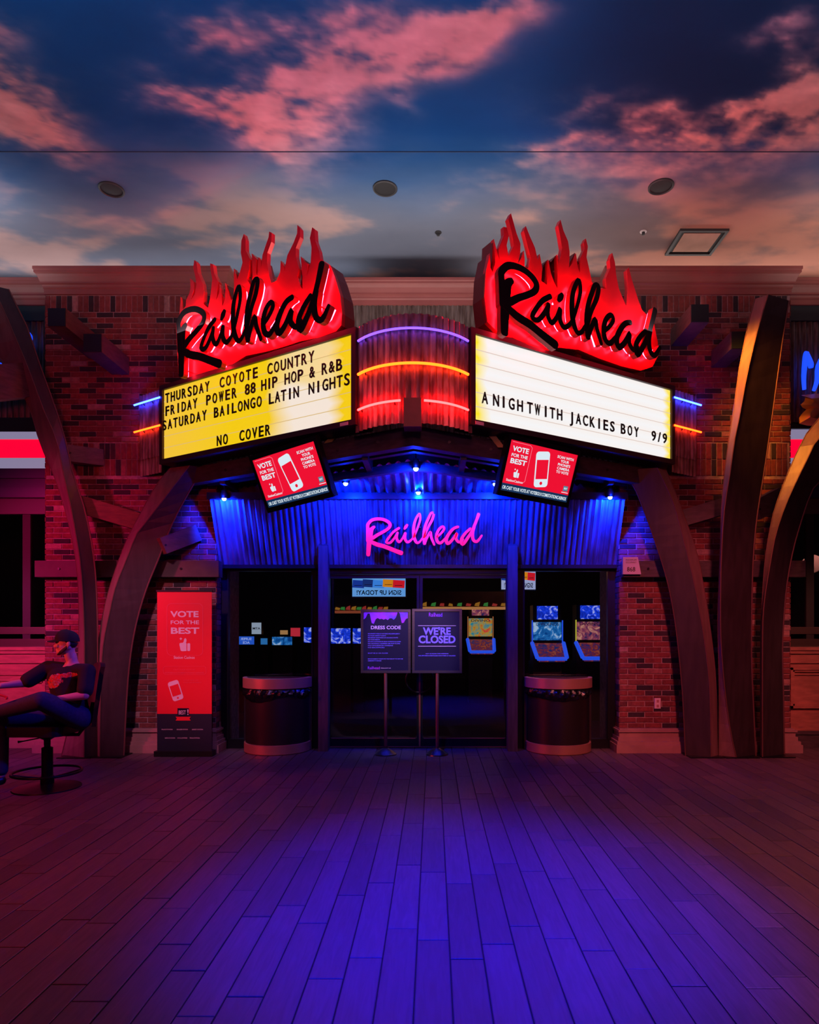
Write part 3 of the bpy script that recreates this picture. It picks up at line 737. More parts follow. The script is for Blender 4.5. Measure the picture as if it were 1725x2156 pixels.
# leaning corrugated fascia above the doors
def fascia_panel(par, xa, xb, ta, tb):
    """bottom edge xa..xb at y 8.42 z 2.345, top edge ta..tb at y 8.06 z 3.11"""
    mb = MB(); n = int((xb-xa)/.07*6); vs = []
    for j in range(2):
        for k in range(n+1):
            t = k/n; x = (xa+(xb-xa)*t) if j == 0 else (ta+(tb-ta)*t)
            s_ = .017*math.sin(2*math.pi*(xa+(xb-xa)*t)/.07)
            vs.append(Vector((x, 8.44 if j == 0 else 8.05, 2.335 if j == 0 else 3.11))+Vector((0, -.89, -.45))*s_)
    m = n+1; mb.add(vs, [(k, k+1, m+k+1, m+k) for k in range(n)])
    return part('corrugated_panel', mb, M['corrdark'], par, True)
fa = thing('fascia', 'leaning corrugated metal fascia over the doors washed in blue light', 'fascia', (XC, 8.3, 2.33))
fascia_panel(fa, XW0, XP0, XW0, XP0); fascia_panel(fa, XP0, XP1, XP0, XP1); fascia_panel(fa, XP1, XW1, XP1, XW1)
mb = MB(); mb.box(XW0-.02, XW1+.02, 8.38, GY+.05, 2.29, 2.335); part('bottom_trim', mb, M['darkmetal'], fa)
mb = MB(); mb.box(XW0-.02, XW1+.02, 8.0, 8.1, 3.09, 3.17); part('top_trim', mb, M['darkmetal'], fa)
for xe, dx_ in ((XW0-.004, .004), (XW1+.004, -.004)):
    mb = MB(); mb.prism([(xe,8.45,2.33),(xe,8.05,3.11),(xe,8.45,3.11)], (dx_,0,0)); part('end_cheek', mb, M['darkmetal'], fa)

# ---- small script sign and the shared script strokes
SCRIPT = [
 ([(108,300,44),(98,235,48),(150,172,46),(225,152,44),(310,160,44),(380,195,46),(404,235,46),(380,282,44),(310,328,44),(235,368,46),(165,415,50)],),
 ([(185,262,40),(148,300,60),(130,400,66),(115,500,66),(105,640,56)],),
 ([(98,240,46),(100,340,50),(105,450,60)],),
 ([(130,455,50),(220,500,58),(330,530,56),(450,578,58),(555,618,62)],),
 ([(525,278,36),(455,325,36),(395,395,34),(352,468,36),(400,480,34),(452,428,34),(505,350,32)],),
 ([(505,340,34),(492,410,38),(525,468,36),(572,420,30),(612,348,38)],),
 ([(612,350,38),(606,420,40),(640,470,38),(692,440,30),(728,395,28)],),
 ([(600,288,30),(618,262,44),(636,236,34)],),
 ([(728,400,30),(785,260,30),(815,160,32),(806,84,34),(772,122,34),(738,205,38),(724,310,44),(732,405,46),(765,475,38),(805,468,32),(850,410,28)],),
 ([(868,400,32),(925,265,34),(978,165,38),(1000,75,36),(962,76,34),(925,150,38),(884,250,40),(866,370,48),(874,488,46)],),
 ([(880,470,40),(910,405,36),(955,330,34),(966,400,38),(1006,505,30)],),
 ([(1050,395,30),(1100,350,32),(1142,290,34),(1120,258,36),(1070,298,38),(1038,372,42),(1046,455,44),(1092,482,40),(1150,430,34),(1190,385,30)],),
 ([(1330,262,38),(1270,285,40),(1212,350,44),(1170,430,48),(1190,490,44),(1252,440,40),(1318,348,36),(1304,425,40),(1350,472,38),(1400,432,30)],),
 ([(1500,285,36),(1430,350,40),(1378,432,44),(1392,500,46),(1452,430,44),(1520,320,40),(1578,185,42),(1612,90,46)],),
 ([(1552,262,40),(1528,350,46),(1540,440,44),(1592,460,40),(1655,380,28)],)]
def ribbon_outline(pts):
    """2D centreline with widths -> left and right borders"""
    a, b_ = [], []
    for i, p in enumerate(pts):
        q = pts[min(i+1, len(pts)-1)]-pts[max(i-1, 0)]; t = q[:2]/max(1e-9, np.hypot(*q[:2]))
        n_ = np.array((-t[1], t[0]))*p[2]/2; a.append(p[:2]+n_); b_.append(p[:2]-n_)
    return a, b_
def script_ribbons(mb, fn, back, front, mats=(0, 1), wk=1.0):
    """fn maps script x,y -> plane; makes raised strokes with rounded ends"""
    for si, (st,) in enumerate(SCRIPT):
        pts = smoothpath(st, 4)
        e = pts[0]; d0 = (pts[1]-pts[0])[:2]; d0 = d0/np.hypot(*d0); d1 = (pts[-1]-pts[-2])[:2]; d1 = d1/np.hypot(*d1)
        w0, w1 = pts[0][2], pts[-1][2]
        pre = [np.array((*(pts[0][:2]-d0*w0*k), w0*s_)) for k, s_ in ((.42, .45), (.25, .85))]
        post = [np.array((*(pts[-1][:2]+d1*w1*k), w1*s_)) for k, s_ in ((.25, .85), (.42, .45))]
        pts = pre+pts+post
        for p in pts: p[2] *= wk
        a, b_ = ribbon_outline(pts); n = len(a); eps = si*.0006
        vs = [fn(p, front+eps) for p in a]+[fn(p, front+eps) for p in b_]+[fn(p, back) for p in a]+[fn(p, back) for p in b_]
        f0 = [(i, i+1, n+i+1, n+i) for i in range(n-1)]
        f1 = [(i, 2*n+i, 2*n+i+1, i+1) for i in range(n-1)]+[(n+i, n+i+1, 3*n+i+1, 3*n+i) for i in range(n-1)]+[(0, n, 3*n, 2*n), (n-1, 3*n-1, 4*n-1, 2*n-1)][0:1]+[(n-1, 3*n-1, 4*n-1, 2*n-1)]
        mb.mi = mats[0]; mb.add(vs, f0); mb.mi = mats[1]; mb.add(vs, f1+[(2*n+i, 3*n+i, 3*n+i+1, 2*n+i+1) for i in range(n-1)])
YS = 8.16
sn = thing('script_sign', 'small pink red glowing script sign on the blue fascia over the double door', 'neon sign', P(890, 1130, YS))
mb = MB(); fS = Frame((0, YS, 0), (1,0,0), (0,0,1))
def fsmall(p, c): q = P(760+p[0]/6.51, 1070+p[1]/6.51, YS); return q+Vector((0, -c, 0))
script_ribbons(mb, fsmall, -.02, .03, (0, 1), 1.0)
part('lettering', mb, [emit('script_glow', (1, .003, .05, 1), .95), M['scriptside']], sn)
for px, py in ((776, 1135), (845, 1140), (885, 1110), (925, 1140), (985, 1120)):
    mb = MB(); q = P(px, py, YS); mb.tube([q, (q.x, 8.36, q.z)], .008, 6)
    part('standoff', mb, M['darkmetal'], sn)

# ------------------------------------------------------------------ canopy: V beams, soffit, roof deck
SL = .622
def vy(off, apex): return apex+SL*abs(off)
cn = thing('canopy', 'dark timber V shaped entrance canopy with corrugated underside in blue light', 'canopy', (XC, 8.2, 3.1))
def vbeam(apex, z0, z1, o0, o1, th, name='fascia_beam', m='beam', both=True):
    for s_ in (-1, 1):
        mb = MB(); a, b_ = XC+s_*o0, XC+s_*o1
        lo = [Vector((a, vy(o0, apex), z0)), Vector((b_, vy(o1, apex), z0)), Vector((b_, vy(o1, apex)+th, z0)), Vector((a, vy(o0, apex)+th, z0))]
        hi = [p+Vector((0,0,z1-z0)) for p in lo]
        mb.add(lo+hi, [(0,3,2,1),(4,5,6,7),(0,1,5,4),(1,2,6,5),(2,3,7,6),(3,0,4,7)])
        part(name, mb, M[m], cn)
vbeam(6.30, 3.27, 3.45, 0, 2.86, .12)
vbeam(6.62, 3.30, 3.40, 0, 2.6, .08, 'inner_beam')
vbeam(6.95, 3.20, 3.29, 0, 1.75, .08, 'inner_beam')
for s_ in (-1, 1):      # bolts on the outer beams
    for off in (.35, .78, 1.6, 2.2):
        mb = MB(); x = XC+s_*off; y = vy(off, 6.30); nrm = Vector((-s_*SL*-1*-1, -1, 0)).normalized()
        mb.tube([(x, y+.01, 3.36), (x, y-.012, 3.36)], .016, 8); part('bolt', mb, M['darkmetal'], cn)
    for off in (.5, 1.1, 1.8, 2.3):   # short struts between the beams
        mb = MB(); x = XC+s_*off; mb.box(x-.03, x+.03, vy(off, 6.42), vy(off, 6.97), 3.24, 3.38); part('strut', mb, M['beam'], cn)
# corrugated soffit (folds run towards the wall)
mb = MB(); n = 300; vs = []
for k in range(n+1):
    off = -2.35+4.7*k/n; z_ = .018*math.sin(2*math.pi*off/.105)
    yf = vy(off, 7.0); yb = max(8.12, yf+.02)
    for t in (0, 1): vs.append((XC+off, yf*(1-t)+yb*t, 3.31-.16*t+z_))
mb.add(vs, [(2*k, 2*k+1, 2*k+3, 2*k+2) for k in range(n)]); part('soffit', mb, M['corrdark'], cn, True)
mb = MB(); ap = 6.38
poly = [(XC, ap), (XC+2.95, vy(2.95, ap)), (XC+2.95, 8.5), (XC-2.95, 8.5), (XC-2.95, vy(2.95, ap))]
mb.prism([(x, y, 3.455) for x, y in poly], (0,0,.03)); part('roof_deck', mb, M['beam'], cn)  # unseen deck put in to block light and view
for px0, py0, px1, py1 in ((706, 914, 682, 942), (1036, 916, 1056, 942)):
    mb = MB(); d = 6.9 if px0 < 900 else 6.8; a, b_ = P(px0, py0, d-.0), P(px1, py1, d+.0)
    mb.obox(a+Vector((-.035,0,0)), (.07,0,0), (0,.05,0), b_-a); part('brace', mb, mat('yellow_lit_brace', lin(170, 140, 60), .5), cn)  # the sign's yellow light is painted into the brace colour
# blue spot lamps
def lamp(px, py, d, top, lb):
    q = P(px, py, d); t = thing('spot_lamp', lb, 'lamp', q, 'blue spot lamps under the canopy')
    mb = MB(); mb.sphere(q, .026, 8); part('bulb', mb, E_['bulb'], t, True)
    mb = MB(); mb.lathe([(.045, .0), (.05, .04), (.03, .10), (.0001, .11)], q+Vector((0,0,.0)), 14); part('housing', mb, M['black'], t, True)
    mb = MB(); mb.tube([q+Vector((0,0,.1)), (q.x, q.y, top)], .008, 6); part('stem', mb, M['black'], t)
    l = light('blue_lamp', 'SPOT', q+Vector((0, -.03, -.04)), q+Vector((0, 1.0, -.28)), (.0, .014, 1), LAMP_W*1.5, .04, angle=124, blend=.4)
    l = light('blue_lamp_back', 'POINT', q+Vector((0, -.05, .02)), None, (.0, .02, 1), 10, .04)
    return t
LAMP_W = 240
lamp(728, 1018, 7.55, 3.3, 'blue spot lamp beside the right edge of the left hanging screen')
lamp(876, 987, 6.9, 3.45, 'blue spot lamp right under the canopy beam in the middle')
lamp(881, 1037, 7.95, 3.3, 'blue spot lamp low in the middle just above the fascia')
lamp(1043, 1019, 7.6, 3.35, 'blue spot lamp beside the left edge of the right hanging screen')
lamp(472, 1050, 7.95, 3.4, 'blue spot lamp at the outer end near the inner left arch')
lamp(1285, 1047, 7.95, 3.4, 'blue spot lamp at the outer end near the inner right arch')

# curved corrugated nose between the two marquees
ns = thing('marquee_nose', 'curved corrugated metal nose between the two marquee signs with neon tubes', 'facade panel', (XC, 6.3, 3.45))
path = [(XC+.56*math.sin(t)/math.sin(.95), 6.46-(math.cos(t)-math.cos(.95))/(1-math.cos(.95))*.33) for t in np.linspace(-.95, .95, 25)]
mb = MB(); corrugated(mb, path, 3.43, 4.44, .067, .011); part('corrugated_sheet', mb, M['corr'], ns, True)
mb = MB(); mb.prism([(x, y+.02, 4.40) for x, y in path], (0,0,.02)); part('top_cap', mb, M['signframe'], ns)
mb = MB(); mb.box(XC-.075, XC+.085, 6.0, 6.16, 3.36, 3.62); part('timber_block', mb, mat('block_timber', lin(120, 60, 44), .5, 0, .3, 8), ns)
def neon(par, pts, m, name='neon_tube', r=.011):
    mb = MB(); mb.tube(pts, r, 8); o = part(name, mb, m, par, True)
    for i in (max(1, len(pts)//8), len(pts)-1-max(1, len(pts)//8)):
        k = MB(); q = Vector(pts[i]); k.tube([q+Vector((0, .005, 0)), q+Vector((0, .055, -.015))], .006, 6)
        part('tube_clip', k, M['darkmetal'], par)
    return o
off_ = lambda z, a, bnd=.05: [(XC+(x-XC)*1.0, y-bnd, z) for x, y in path[a:len(path)-a]]
neon(ns, off_(4.285, 1), E_['purple']); neon(ns, off_(3.965, 1), E_['orange'], r=.013)
neon(ns, [(x, y-.05, 3.625) for x, y in path[1:11]], E_['red']); neon(ns, [(x, y-.05, 3.625) for x, y in path[14:-1]], E_['red'])

# ------------------------------------------------------------------ the two marquee signs
ZB, ZT = 3.50, 4.44
def sign_frame(side):
    o = Vector((XC-3.08, 8.0, ZB)) if side == 'L' else Vector((XC+.54, 6.42, ZB))
    u = Vector((2.54, -1.58, 0)) if side == 'L' else Vector((2.54, 1.58, 0))
    return Frame(o, u, (0,0,1)), u.length
def fbox(mb, fr, a0, a1, b0, b1, c0, c1):
    mb.obox(fr(a0, b0, c0), fr.u*(a1-a0), fr.v*(b1-b0), fr.n*(c1-c0))
def uvface(name, fr, a0, a1, b0, b1, c, m, par):
    vs = [fr(a0,b0,c), fr(a1,b0,c), fr(a1,b1,c), fr(a0,b1,c)]; off = base_of(par)
    me = bpy.data.meshes.new(name); me.from_pydata([tuple(p-off) for p in vs], [], [(0,1,2,3)])
    uv = me.uv_layers.new(name='UVMap')
    for i, q in enumerate(((0,0),(1,0),(1,1),(0,1))): uv.data[i].uv = q
    me.materials.append(m); return link(name, me, par)
glyphs = {}
def marquee(side, label, lines):
    fr, W_ = sign_frame(side); H_ = ZT-ZB; c = fr(W_/2, 0, 0)
    t = thing('marquee_sign', label, 'marquee', c)
    e = .055
    for a0, a1, b0, b1 in ((0, W_, 0, e), (0, W_, H_-e, H_), (0, e, e, H_-e), (W_-e, W_, e, H_-e)):
        mb = MB(); fbox(mb, fr, a0, a1, b0, b1, -.03, .03); part('frame', mb, M['signframe'], t)
    mb = MB(); fbox(mb, fr, .005, W_-.005, .005, H_-.005, -.26, -.03); part('cabinet', mb, M['black'], t)
    uvface('lit_face', fr, e, W_-e, e, H_-e, .0, M['face_'+side], t)
    mb = MB()
    for k in range(1, 6):
        b_ = e+(H_-2*e)*k/6; fbox(mb, fr, e, W_-e, b_-.003, b_+.003, .0, .004)
    m = emit('track_'+side, (.9, .62, .25, 1) if side == 'L' else (.92, .74, .66, 1), .75)
    part('letter_track', mb, m, t)
    mb = MB(); q = .1 if side == 'R' else W_-.14
    fbox(mb, fr, q-.05, q+.05, .008, .04, .03, .034); part('maker_plate', mb, M['offwhite'], t)
    rowh = (H_-2*e)/6
    for py_anchor, px_anchor, words_ in lines:
        vb = fr.ray(px_anchor, py_anchor, .01)[1]
        for word, p0, p1 in words_:
            u0 = fr.ray(p0, py_anchor, .01)[0]; u1 = fr.ray(p1, py_anchor, .01)[0]
            n = len(word); lw = .075; step = (u1-u0-lw)/max(1, n-1)
            for i, ch in enumerate(word):
                key = ch
                if key not in glyphs:
                    vs, fs = glyph(ch, .012, .03)
                    xs = [v.x for v in vs]; cxm = (max(xs)+min(xs))/2
                    me = bpy.data.meshes.new('letter'); me.from_pydata([(v.x-cxm, v.y, v.z) for v in vs], [], fs); me.materials.append(M['letterblack']); glyphs[key] = (me, max(xs)-min(xs))
                me, gw = glyphs[key]
                hh = .118/.73
                kx = min(hh, .072/gw) if ch not in 'I/' else hh
                o = link('letter', me, t); a = u0+lw/2+step*i if n > 1 else (u0+u1)/2
                m4 = fr.mat4(a, vb, .008, hh, kx); m4.translation = m4.translation-t.location
                o.matrix_local = m4
    return t, fr, W_, H_
c3 = lambda x, y: (260+x/3.317, 680+y/3.317)
def L3(ws): return [(w_, 260+a/3.317, 260+b_/3.317) for w_, a, b_ in ws]
def c5(x): return 1180+x/3.165
def c4(x): return 720+x/3.317
linesL = [(680+560/3.317, 260+292/3.317, L3([('THURSDAY', 292, 600), ('COYOTE', 672, 938), ('COUNTRY', 1005, 1332)])),
          (680+650/3.317, 260+292/3.317, L3([('FRIDAY', 292, 515), ('POWER', 578, 790), ('88', 848, 922), ('HIP', 962, 1075), ('HOP', 1125, 1255), ('&', 1298, 1338), ('R&B', 1385, 1527)])),
          (680+750/3.317, 260+275/3.317, L3([('SATURDAY', 272, 580), ('BAILONGO', 632, 965), ('LATIN', 1015, 1225), ('NIGHTS', 1293, 1582)])),
          (680+858/3.317, 260+655/3.317, L3([('NO', 652, 728), ('COVER', 810, 1026)]))]
R_ = [('A', c4(978), c4(1022))]+[('N', c4(1058), c4(1098)), ('I', c4(1122), c4(1140)), ('G', c4(1166), c4(1208)), ('H', c4(1226), c4(1266)), ('T', c4(1296), c4(1334)), ('W', c4(1342), c4(1394)), ('I', c4(1414), c4(1436)), ('T', c4(1454), c4(1490)), ('H', c4(1503), c4(1542)),
      ('JACKIES', c5(58), c5(364)), ('BOY', c5(405), c5(524)), ('9/9', c5(610), c5(712))]
linesR = [(660+628/3.317, c4(1000), R_)]
# anchors along a row must use a constant height, so u is solved with the row's own pixel line
def fixrow(fr, lines):
    out = []
    for py, px, ws in lines:
        v = fr.ray(px, py, .01)[1]; ws2 = []
        for w_, a, b_ in ws: ws2.append((w_, a, b_))
        out.append((py, px, ws2))
    return out
ml, frL, WL, HL = marquee('L', 'lit yellow marquee listing Thursday, Friday and Saturday nights in black letters', linesL)
mr, frR, WR, HR = marquee('R', 'lit white marquee reading a night with Jackies Boy 9/9', linesR)
# end panels that carry the neon back to the wall
for side in 'LR':
    s_ = -1 if side == 'L' else 1; fr = frL if side == 'L' else frR
    t = thing('end_panel', 'corrugated end panel with blue and orange neon '+('left of the yellow marquee' if side == 'L' else 'right of the white marquee'), 'facade panel', (XC+s_*3.2, 8.1, 3.45))
    p0 = (XC+s_*3.08, 8.02); p1 = (XC+s_*3.46, 8.27)
    if side == 'L': p0, p1 = p1, p0
    mb = MB(); corrugated(mb, [p0, p1], 3.62, 4.42, .062, .010); part('corrugated_sheet', mb, M['corr'], t, True)
    p0b = (p0[0], p0[1]+.015); p1b = (p1[0], p1[1]+.015)
    mb = MB(); corrugated(mb, [p0b, p1b], 3.42, 3.64, .062, .010); part('corrugated_sheet', mb, M['corr'], t, True)
    for z_, m in ((4.30, E_['whiteblue']), (3.965, E_['orange'])):
        a, b_ = Vector((*p0, z_)), Vector((*p1, z_)); k = Vector((0, -.06, 0)); d_ = (b_-a)
        if side == 'L': a = a-d_*.15
        else: b_ = b_+d_*.15
        neon(t, [a+k, a.lerp(b_, .33)+k, a.lerp(b_, .66)+k, b_+k], m)

# ------------------------------------------------------------------ flame signs
FR_ = [(350,1000),(240,890),(218,700),(230,500),(258,370),(262,480),(280,520),(300,440),(288,262),(310,350),(335,440),(326,380),(325,330),(345,280),(365,230),(362,170),(385,175),(402,240),(385,310),(400,390),(440,310),(425,220),(397,110),(418,68),(435,130),(460,220),(490,300),(488,370),(470,450),(500,400),(515,350),(522,420),(520,470),(550,490),(565,400),(540,300),(515,200),(530,165),(560,240),(600,330),(620,420),(635,375),(655,480),(648,580),(690,610),(698,540),(702,420),(720,520),(745,590),(770,640),(772,540),(768,380),(785,430),(805,330),(790,240),(775,160),(793,118),(815,200),(850,280),(862,360),(858,480),(880,450),(910,370),(925,480),(940,520),(945,400),(975,340),(970,290),(985,258),(1000,320),(990,400),(1010,490),(1025,560),(1040,620),(1100,640),(1140,640),(1135,560),(1170,480),(1165,420),(1185,368),(1205,440),(1215,540),(1235,640),(1260,700),(1290,770),(1305,640),(1300,560),(1295,500),(1310,478),(1330,560),(1355,640),(1380,720),(1410,800),(1500,900),(1530,1050),(1530,1150),(1490,1230),(1400,1260),(1250,1225),(1080,1165),(930,1100),(780,1085),(700,1110),(560,1070),(430,1010)]
FL_ = [(158,765),(175,870),(200,840),(205,790),(232,730),(240,680),(235,610),(268,640),(270,700),(245,790),(275,740),(288,660),(280,600),(262,520),(272,460),(290,480),(300,560),(340,650),(350,720),(345,820),(385,860),(400,780),(410,700),(420,620),(405,540),(402,488),(425,495),(435,570),(470,640),(460,720),(452,790),(476,730),(478,660),(490,700),(503,840),(528,780),(525,650),(545,720),(575,790),(592,780),(600,690),(597,530),(625,620),(645,570),(670,480),(655,400),(660,300),(680,245),(695,290),(695,380),(730,450),(725,540),(708,620),(740,680),(752,600),(745,405),(785,450),(780,560),(792,590),(794,520),(800,435),(822,460),(822,530),(834,420),(860,340),(885,270),(890,225),(910,235),(908,310),(875,400),(872,480),(890,590),(905,655),(950,630),(980,560),(985,465),(1012,510),(1014,560),(1024,500),(1040,420),(1090,320),(1120,240),(1122,170),(1145,200),(1145,270),(1110,360),(1110,430),(1135,530),(1120,600),(1150,680),(1165,700),(1162,600),(1150,430),(1190,480),(1212,490),(1200,600),(1232,480),(1240,360),(1225,280),(1245,190),(1265,205),(1270,300),(1300,380),(1312,450),(1390,500),(1430,600),(1475,750),(1490,900),(1485,1000),(1440,1050),(1300,1100),(1150,1130),(1000,1180),(850,1220),(700,1250),(560,1340),(480,1370),(330,1400),(200,1440),(140,1400),(130,1200),(120,1000),(150,900)]
def affine(src, dst):
    A = np.array([(x, y, 1) for x, y in src]); sol, *_ = np.linalg.lstsq(A, np.array(dst), rcond=None)
    return lambda x, y: tuple(np.array((x, y, 1)) @ sol)
def flame_sign(side, fr0, poly, back, px_of, anchors, label):
    fr = Frame(fr0(0, 0, .03), fr0.u, fr0.v)
    t = thing('flame_sign', label, 'neon sign', fr(1.5, 1.0, 0))
    uv = [fr.ray(*px_of(x, y)) for x, y in poly]
    mb = MB(); mb.prism([fr(a, b_, 0) for a, b_ in uv], fr.n*-.05); part('flame_face', mb, M['flamered'], t)
    uv = [fr.ray(*px_of(x, y)) for x, y in back]
    mb = MB(); n = len(uv); vs = [fr(a, b_, -.021) for a, b_ in uv]+[fr(a, b_, -.20) for a, b_ in uv]
    tri = tessellate_polygon([[Vector((a, b_, 0)) for a, b_ in uv]])
    mb.add(vs, [(i, (i+1) % n, n+(i+1) % n, n+i) for i in range(n)]+[tuple(n+i for i in q) for q in tri]); part('cabinet_return', mb, M['flameside'], t)
    # rear flame layer, darker tongues
    src = [(105,645), (565,625), (1655,385), (1612,88), (1000,70), (220,150)]
    dst = [fr.ray(*px_of(*q), .135) for q in anchors]
    af = affine(src, dst)
    def fn(p, c): a, b_ = af(p[0], p[1]); return fr(a, b_, c)
    mb = MB(); script_ribbons(mb, fn, .075, .135, (0, 1), 1.12)
    part('script_lettering', mb, [M['scriptblack'], M['scriptside']], t)
    mb = MB()
    for si, (st,) in enumerate(SCRIPT):
        pts = smoothpath(st, 3); pts = pts[::2]+[pts[-1]]
        mb.tube([fn(p, .045) for p in pts], .009, 6)
    part('halo_neon_tube', mb, E_['hotred'], t, True)
    for sx_, sy_ in ((130, 300), (120, 600), (400, 560), (500, 400), (740, 300), (870, 420), (1050, 420), (1200, 460), (1400, 470), (1550, 350)):
        mb = MB(); mb.tube([fn((sx_, sy_), .0), fn((sx_, sy_), .085)], .007, 6)
        part('standoff', mb, M['flameside'], t)
    for a in (.5, 1.5, 2.4):
        mb = MB(); b0 = ZT-ZB; fbox(mb, fr, a-.03, a+.03, b0-.02, b0+.20, -.14, -.08)
        part('support_bracket', mb, M['flameside'], t)
    return t
pR = lambda x, y: (960+x/3.594, 430+y/3.594)
pL = lambda x, y: (340+x/3.92, 430+y/3.92)
BR_ = [(350,998),(240,890),(218,700),(228,520),(258,374),(280,520),(290,264),(322,400),(350,470),(420,430),(470,455),(515,352),(525,470),(560,470),(600,440),(636,378),(650,560),(675,450),(706,412),(730,430),(768,382),(776,480),(820,440),(860,460),(912,360),(925,440),(936,420),(960,500),(1000,470),(1030,620),(1140,620),(1170,600),(1220,640),(1290,790),(1320,700),(1380,740),(1410,800),(1500,900),(1530,1050),(1530,1150),(1490,1230),(1400,1260),(1250,1225),(1080,1165),(930,1100),(780,1085),(700,1110),(560,1070),(430,1010)]
BL_ = [(160,768),(178,868),(240,790),(290,800),(345,800),(385,862),(430,760),(480,680),(500,760),(530,660),(580,790),(598,540),(640,620),(700,560),(735,640),(746,408),(790,460),(800,440),(830,560),(870,590),(905,655),(950,640),(986,470),(1016,510),(1060,640),(1140,680),(1150,434),(1220,500),(1260,460),(1310,450),(1390,500),(1430,600),(1475,750),(1490,900),(1485,1000),(1440,1050),(1300,1100),(1150,1130),(1000,1180),(850,1220),(700,1250),(560,1340),(480,1370),(330,1400),(200,1440),(140,1400),(130,1200),(120,1000),(150,900)]
flame_sign('R', frR, FR_, BR_, pR, [(372,980), (765,1060), (1535,1100), (1508,800), (1085,605), (440,480)], 'red flame sign with dark script on top of the white marquee')
flame_sign('L', frL, FL_, BL_, pL, [(140,1400), (520,1330), (1370,850), (1335,490), (790,615), (225,880)], 'red flame sign with dark script on top of the yellow marquee')

# ------------------------------------------------------------------ hanging screens
def screen(corners, label):
    TL, TR, BR, BL = corners
    u = ((TR-TL)+(BR-BL))/2; v = ((TL-BL)+(TR-BR))/2; n_ = u.cross(v).normalized(); v2 = n_.cross(u).normalized()*v.length
    cc = (TL+TR+BR+BL)/4; fr = Frame(cc-u/2-v2/2, u, v2); W_, H_ = u.length, v2.length
    t = thing('hanging_screen', label, 'screen', cc)
    mb = MB(); e = .035
    for a0, a1, b0, b1 in ((0, W_, 0, .055), (0, W_, H_-.05, H_), (0, e, .055, H_-.05), (W_-e, W_, .055, H_-.05)): fbox(mb, fr, a0, a1, b0, b1, -.01, .008)
    part('bezel', mb, mat('glossy_bezel', lin(22, 20, 26), .12), t)
    mb = MB(); fbox(mb, fr, 0, W_, 0, H_, -.07, -.01); part('case', mb, M['black'], t)
    x0, x1, y0, y1 = e, W_-e, .055, H_-.05; w_, h_ = x1-x0, y1-y0
    X = lambda f: x0+w_*f
    Y = lambda f: y0+h_*f
    mb = MB(); fbox(mb, fr, x0, x1, Y(.15), y1, -.008, .0); pn = part('display', mb, E_['screenred'], t)
    mb = MB(); fbox(mb, fr, x0, x1, y0, Y(.15), -.008, .0); part('caption_bar', mb, E_['screennavy'], t)
    mb = MB()
    text(mb, fr, 'VOTE', X(.165), Y(.80), h_*.10, w_*.23, .03); text(mb, fr, 'FOR THE', X(.165), Y(.69), h_*.065, w_*.23, .02); text(mb, fr, 'BEST', X(.165), Y(.56), h_*.10, w_*.23, .03)
    for k, wd in enumerate(('SCAN WITH', 'YOUR', 'PHONE\'S', 'CAMERA', 'TO VOTE')):
        text(mb, fr, wd, X(.83), Y(.86-k*.075), h_*.055, w_*(.25, .13, .19, .19, .19)[k], .02)
    text(mb, fr, 'OR CAST YOUR VOTE AT VOTEBOLV.COM/STATIONCASINOS', X(.5), Y(.035), h_*.07, w_*.96, .02)
    # thumb up, badge
    thumb(mb, fr, X(.175), Y(.36), h_*.17)
    text(mb, fr, 'StationCasinos', X(.17), Y(.20), h_*.05, w_*.24, .01)
    # phone: white body with screen opening, tilted
    an = -.0; px_, py_ = X(.52), Y(.56); pw, ph = w_*.20, h_*.72
    def rot(pts, a_=math.radians(10)): return [(px_+x*math.cos(a_)-y*math.sin(a_), py_+x*math.sin(a_)+y*math.cos(a_)) for x, y in pts]
    ro = rot(rrect(-pw/2, pw/2, -ph/2, ph/2, .035)); flat(mb, fr, ro, .001)
    part('graphics', mb, E_['screenwhite'], t)
    mb = MB(); flat(mb, fr, rot([(-pw*.42, -ph*.27), (pw*.42, -ph*.27), (pw*.42, ph*.27), (-pw*.42, ph*.27)]), .003)
    flat(mb, fr, rot([(pw*.1*math.cos(k), -ph*.39+pw*.1*math.sin(k)) for k in np.linspace(0, 6.28, 13)[:-1]]), .003)
    part('graphics', mb, E_['screenred'], t)
    mb = MB(); fbox(mb, fr, X(.90), X(.97), Y(.22), Y(.33), .001, .003); part('badge', mb, emit('badge_grey', (.10, .20, .28, 1), 1), t)
    mb = MB(); text(mb, fr, 'BEST', X(.935), Y(.26), h_*.04, w_*.05, .02, .0035); fbox(mb, fr, X(.885), X(.985), Y(.185), Y(.20), .001, .003); part('badge_print', mb, E_['screenwhite'], t)
    mb = MB(); outline = [(X(.03), Y(.97)), (X(.285), Y(.97)), (X(.315), Y(.93)), (X(.315), Y(.26)), (X(.29), Y(.215)), (X(.27), Y(.205))]
    loopline(mb, fr, outline, .004, .001, False); part('outline', mb, emit('screen_pink_line', (.9, .25, .35, 1), 1), t)
    mb = MB(); top = fr(W_/2, H_*.5, -.08); mb.tube([top, top+Vector((0, .12, .05)), Vector((top.x, top.y+.15, 3.42))], .025, 8); part('mount_arm', mb, M['black'], t)
    l = light('screen_light', 'AREA', fr(W_/2, H_/2, .03), fr(W_/2, H_/2, 1), (1, .1, .15), 6, W_*.8, H_*.8)
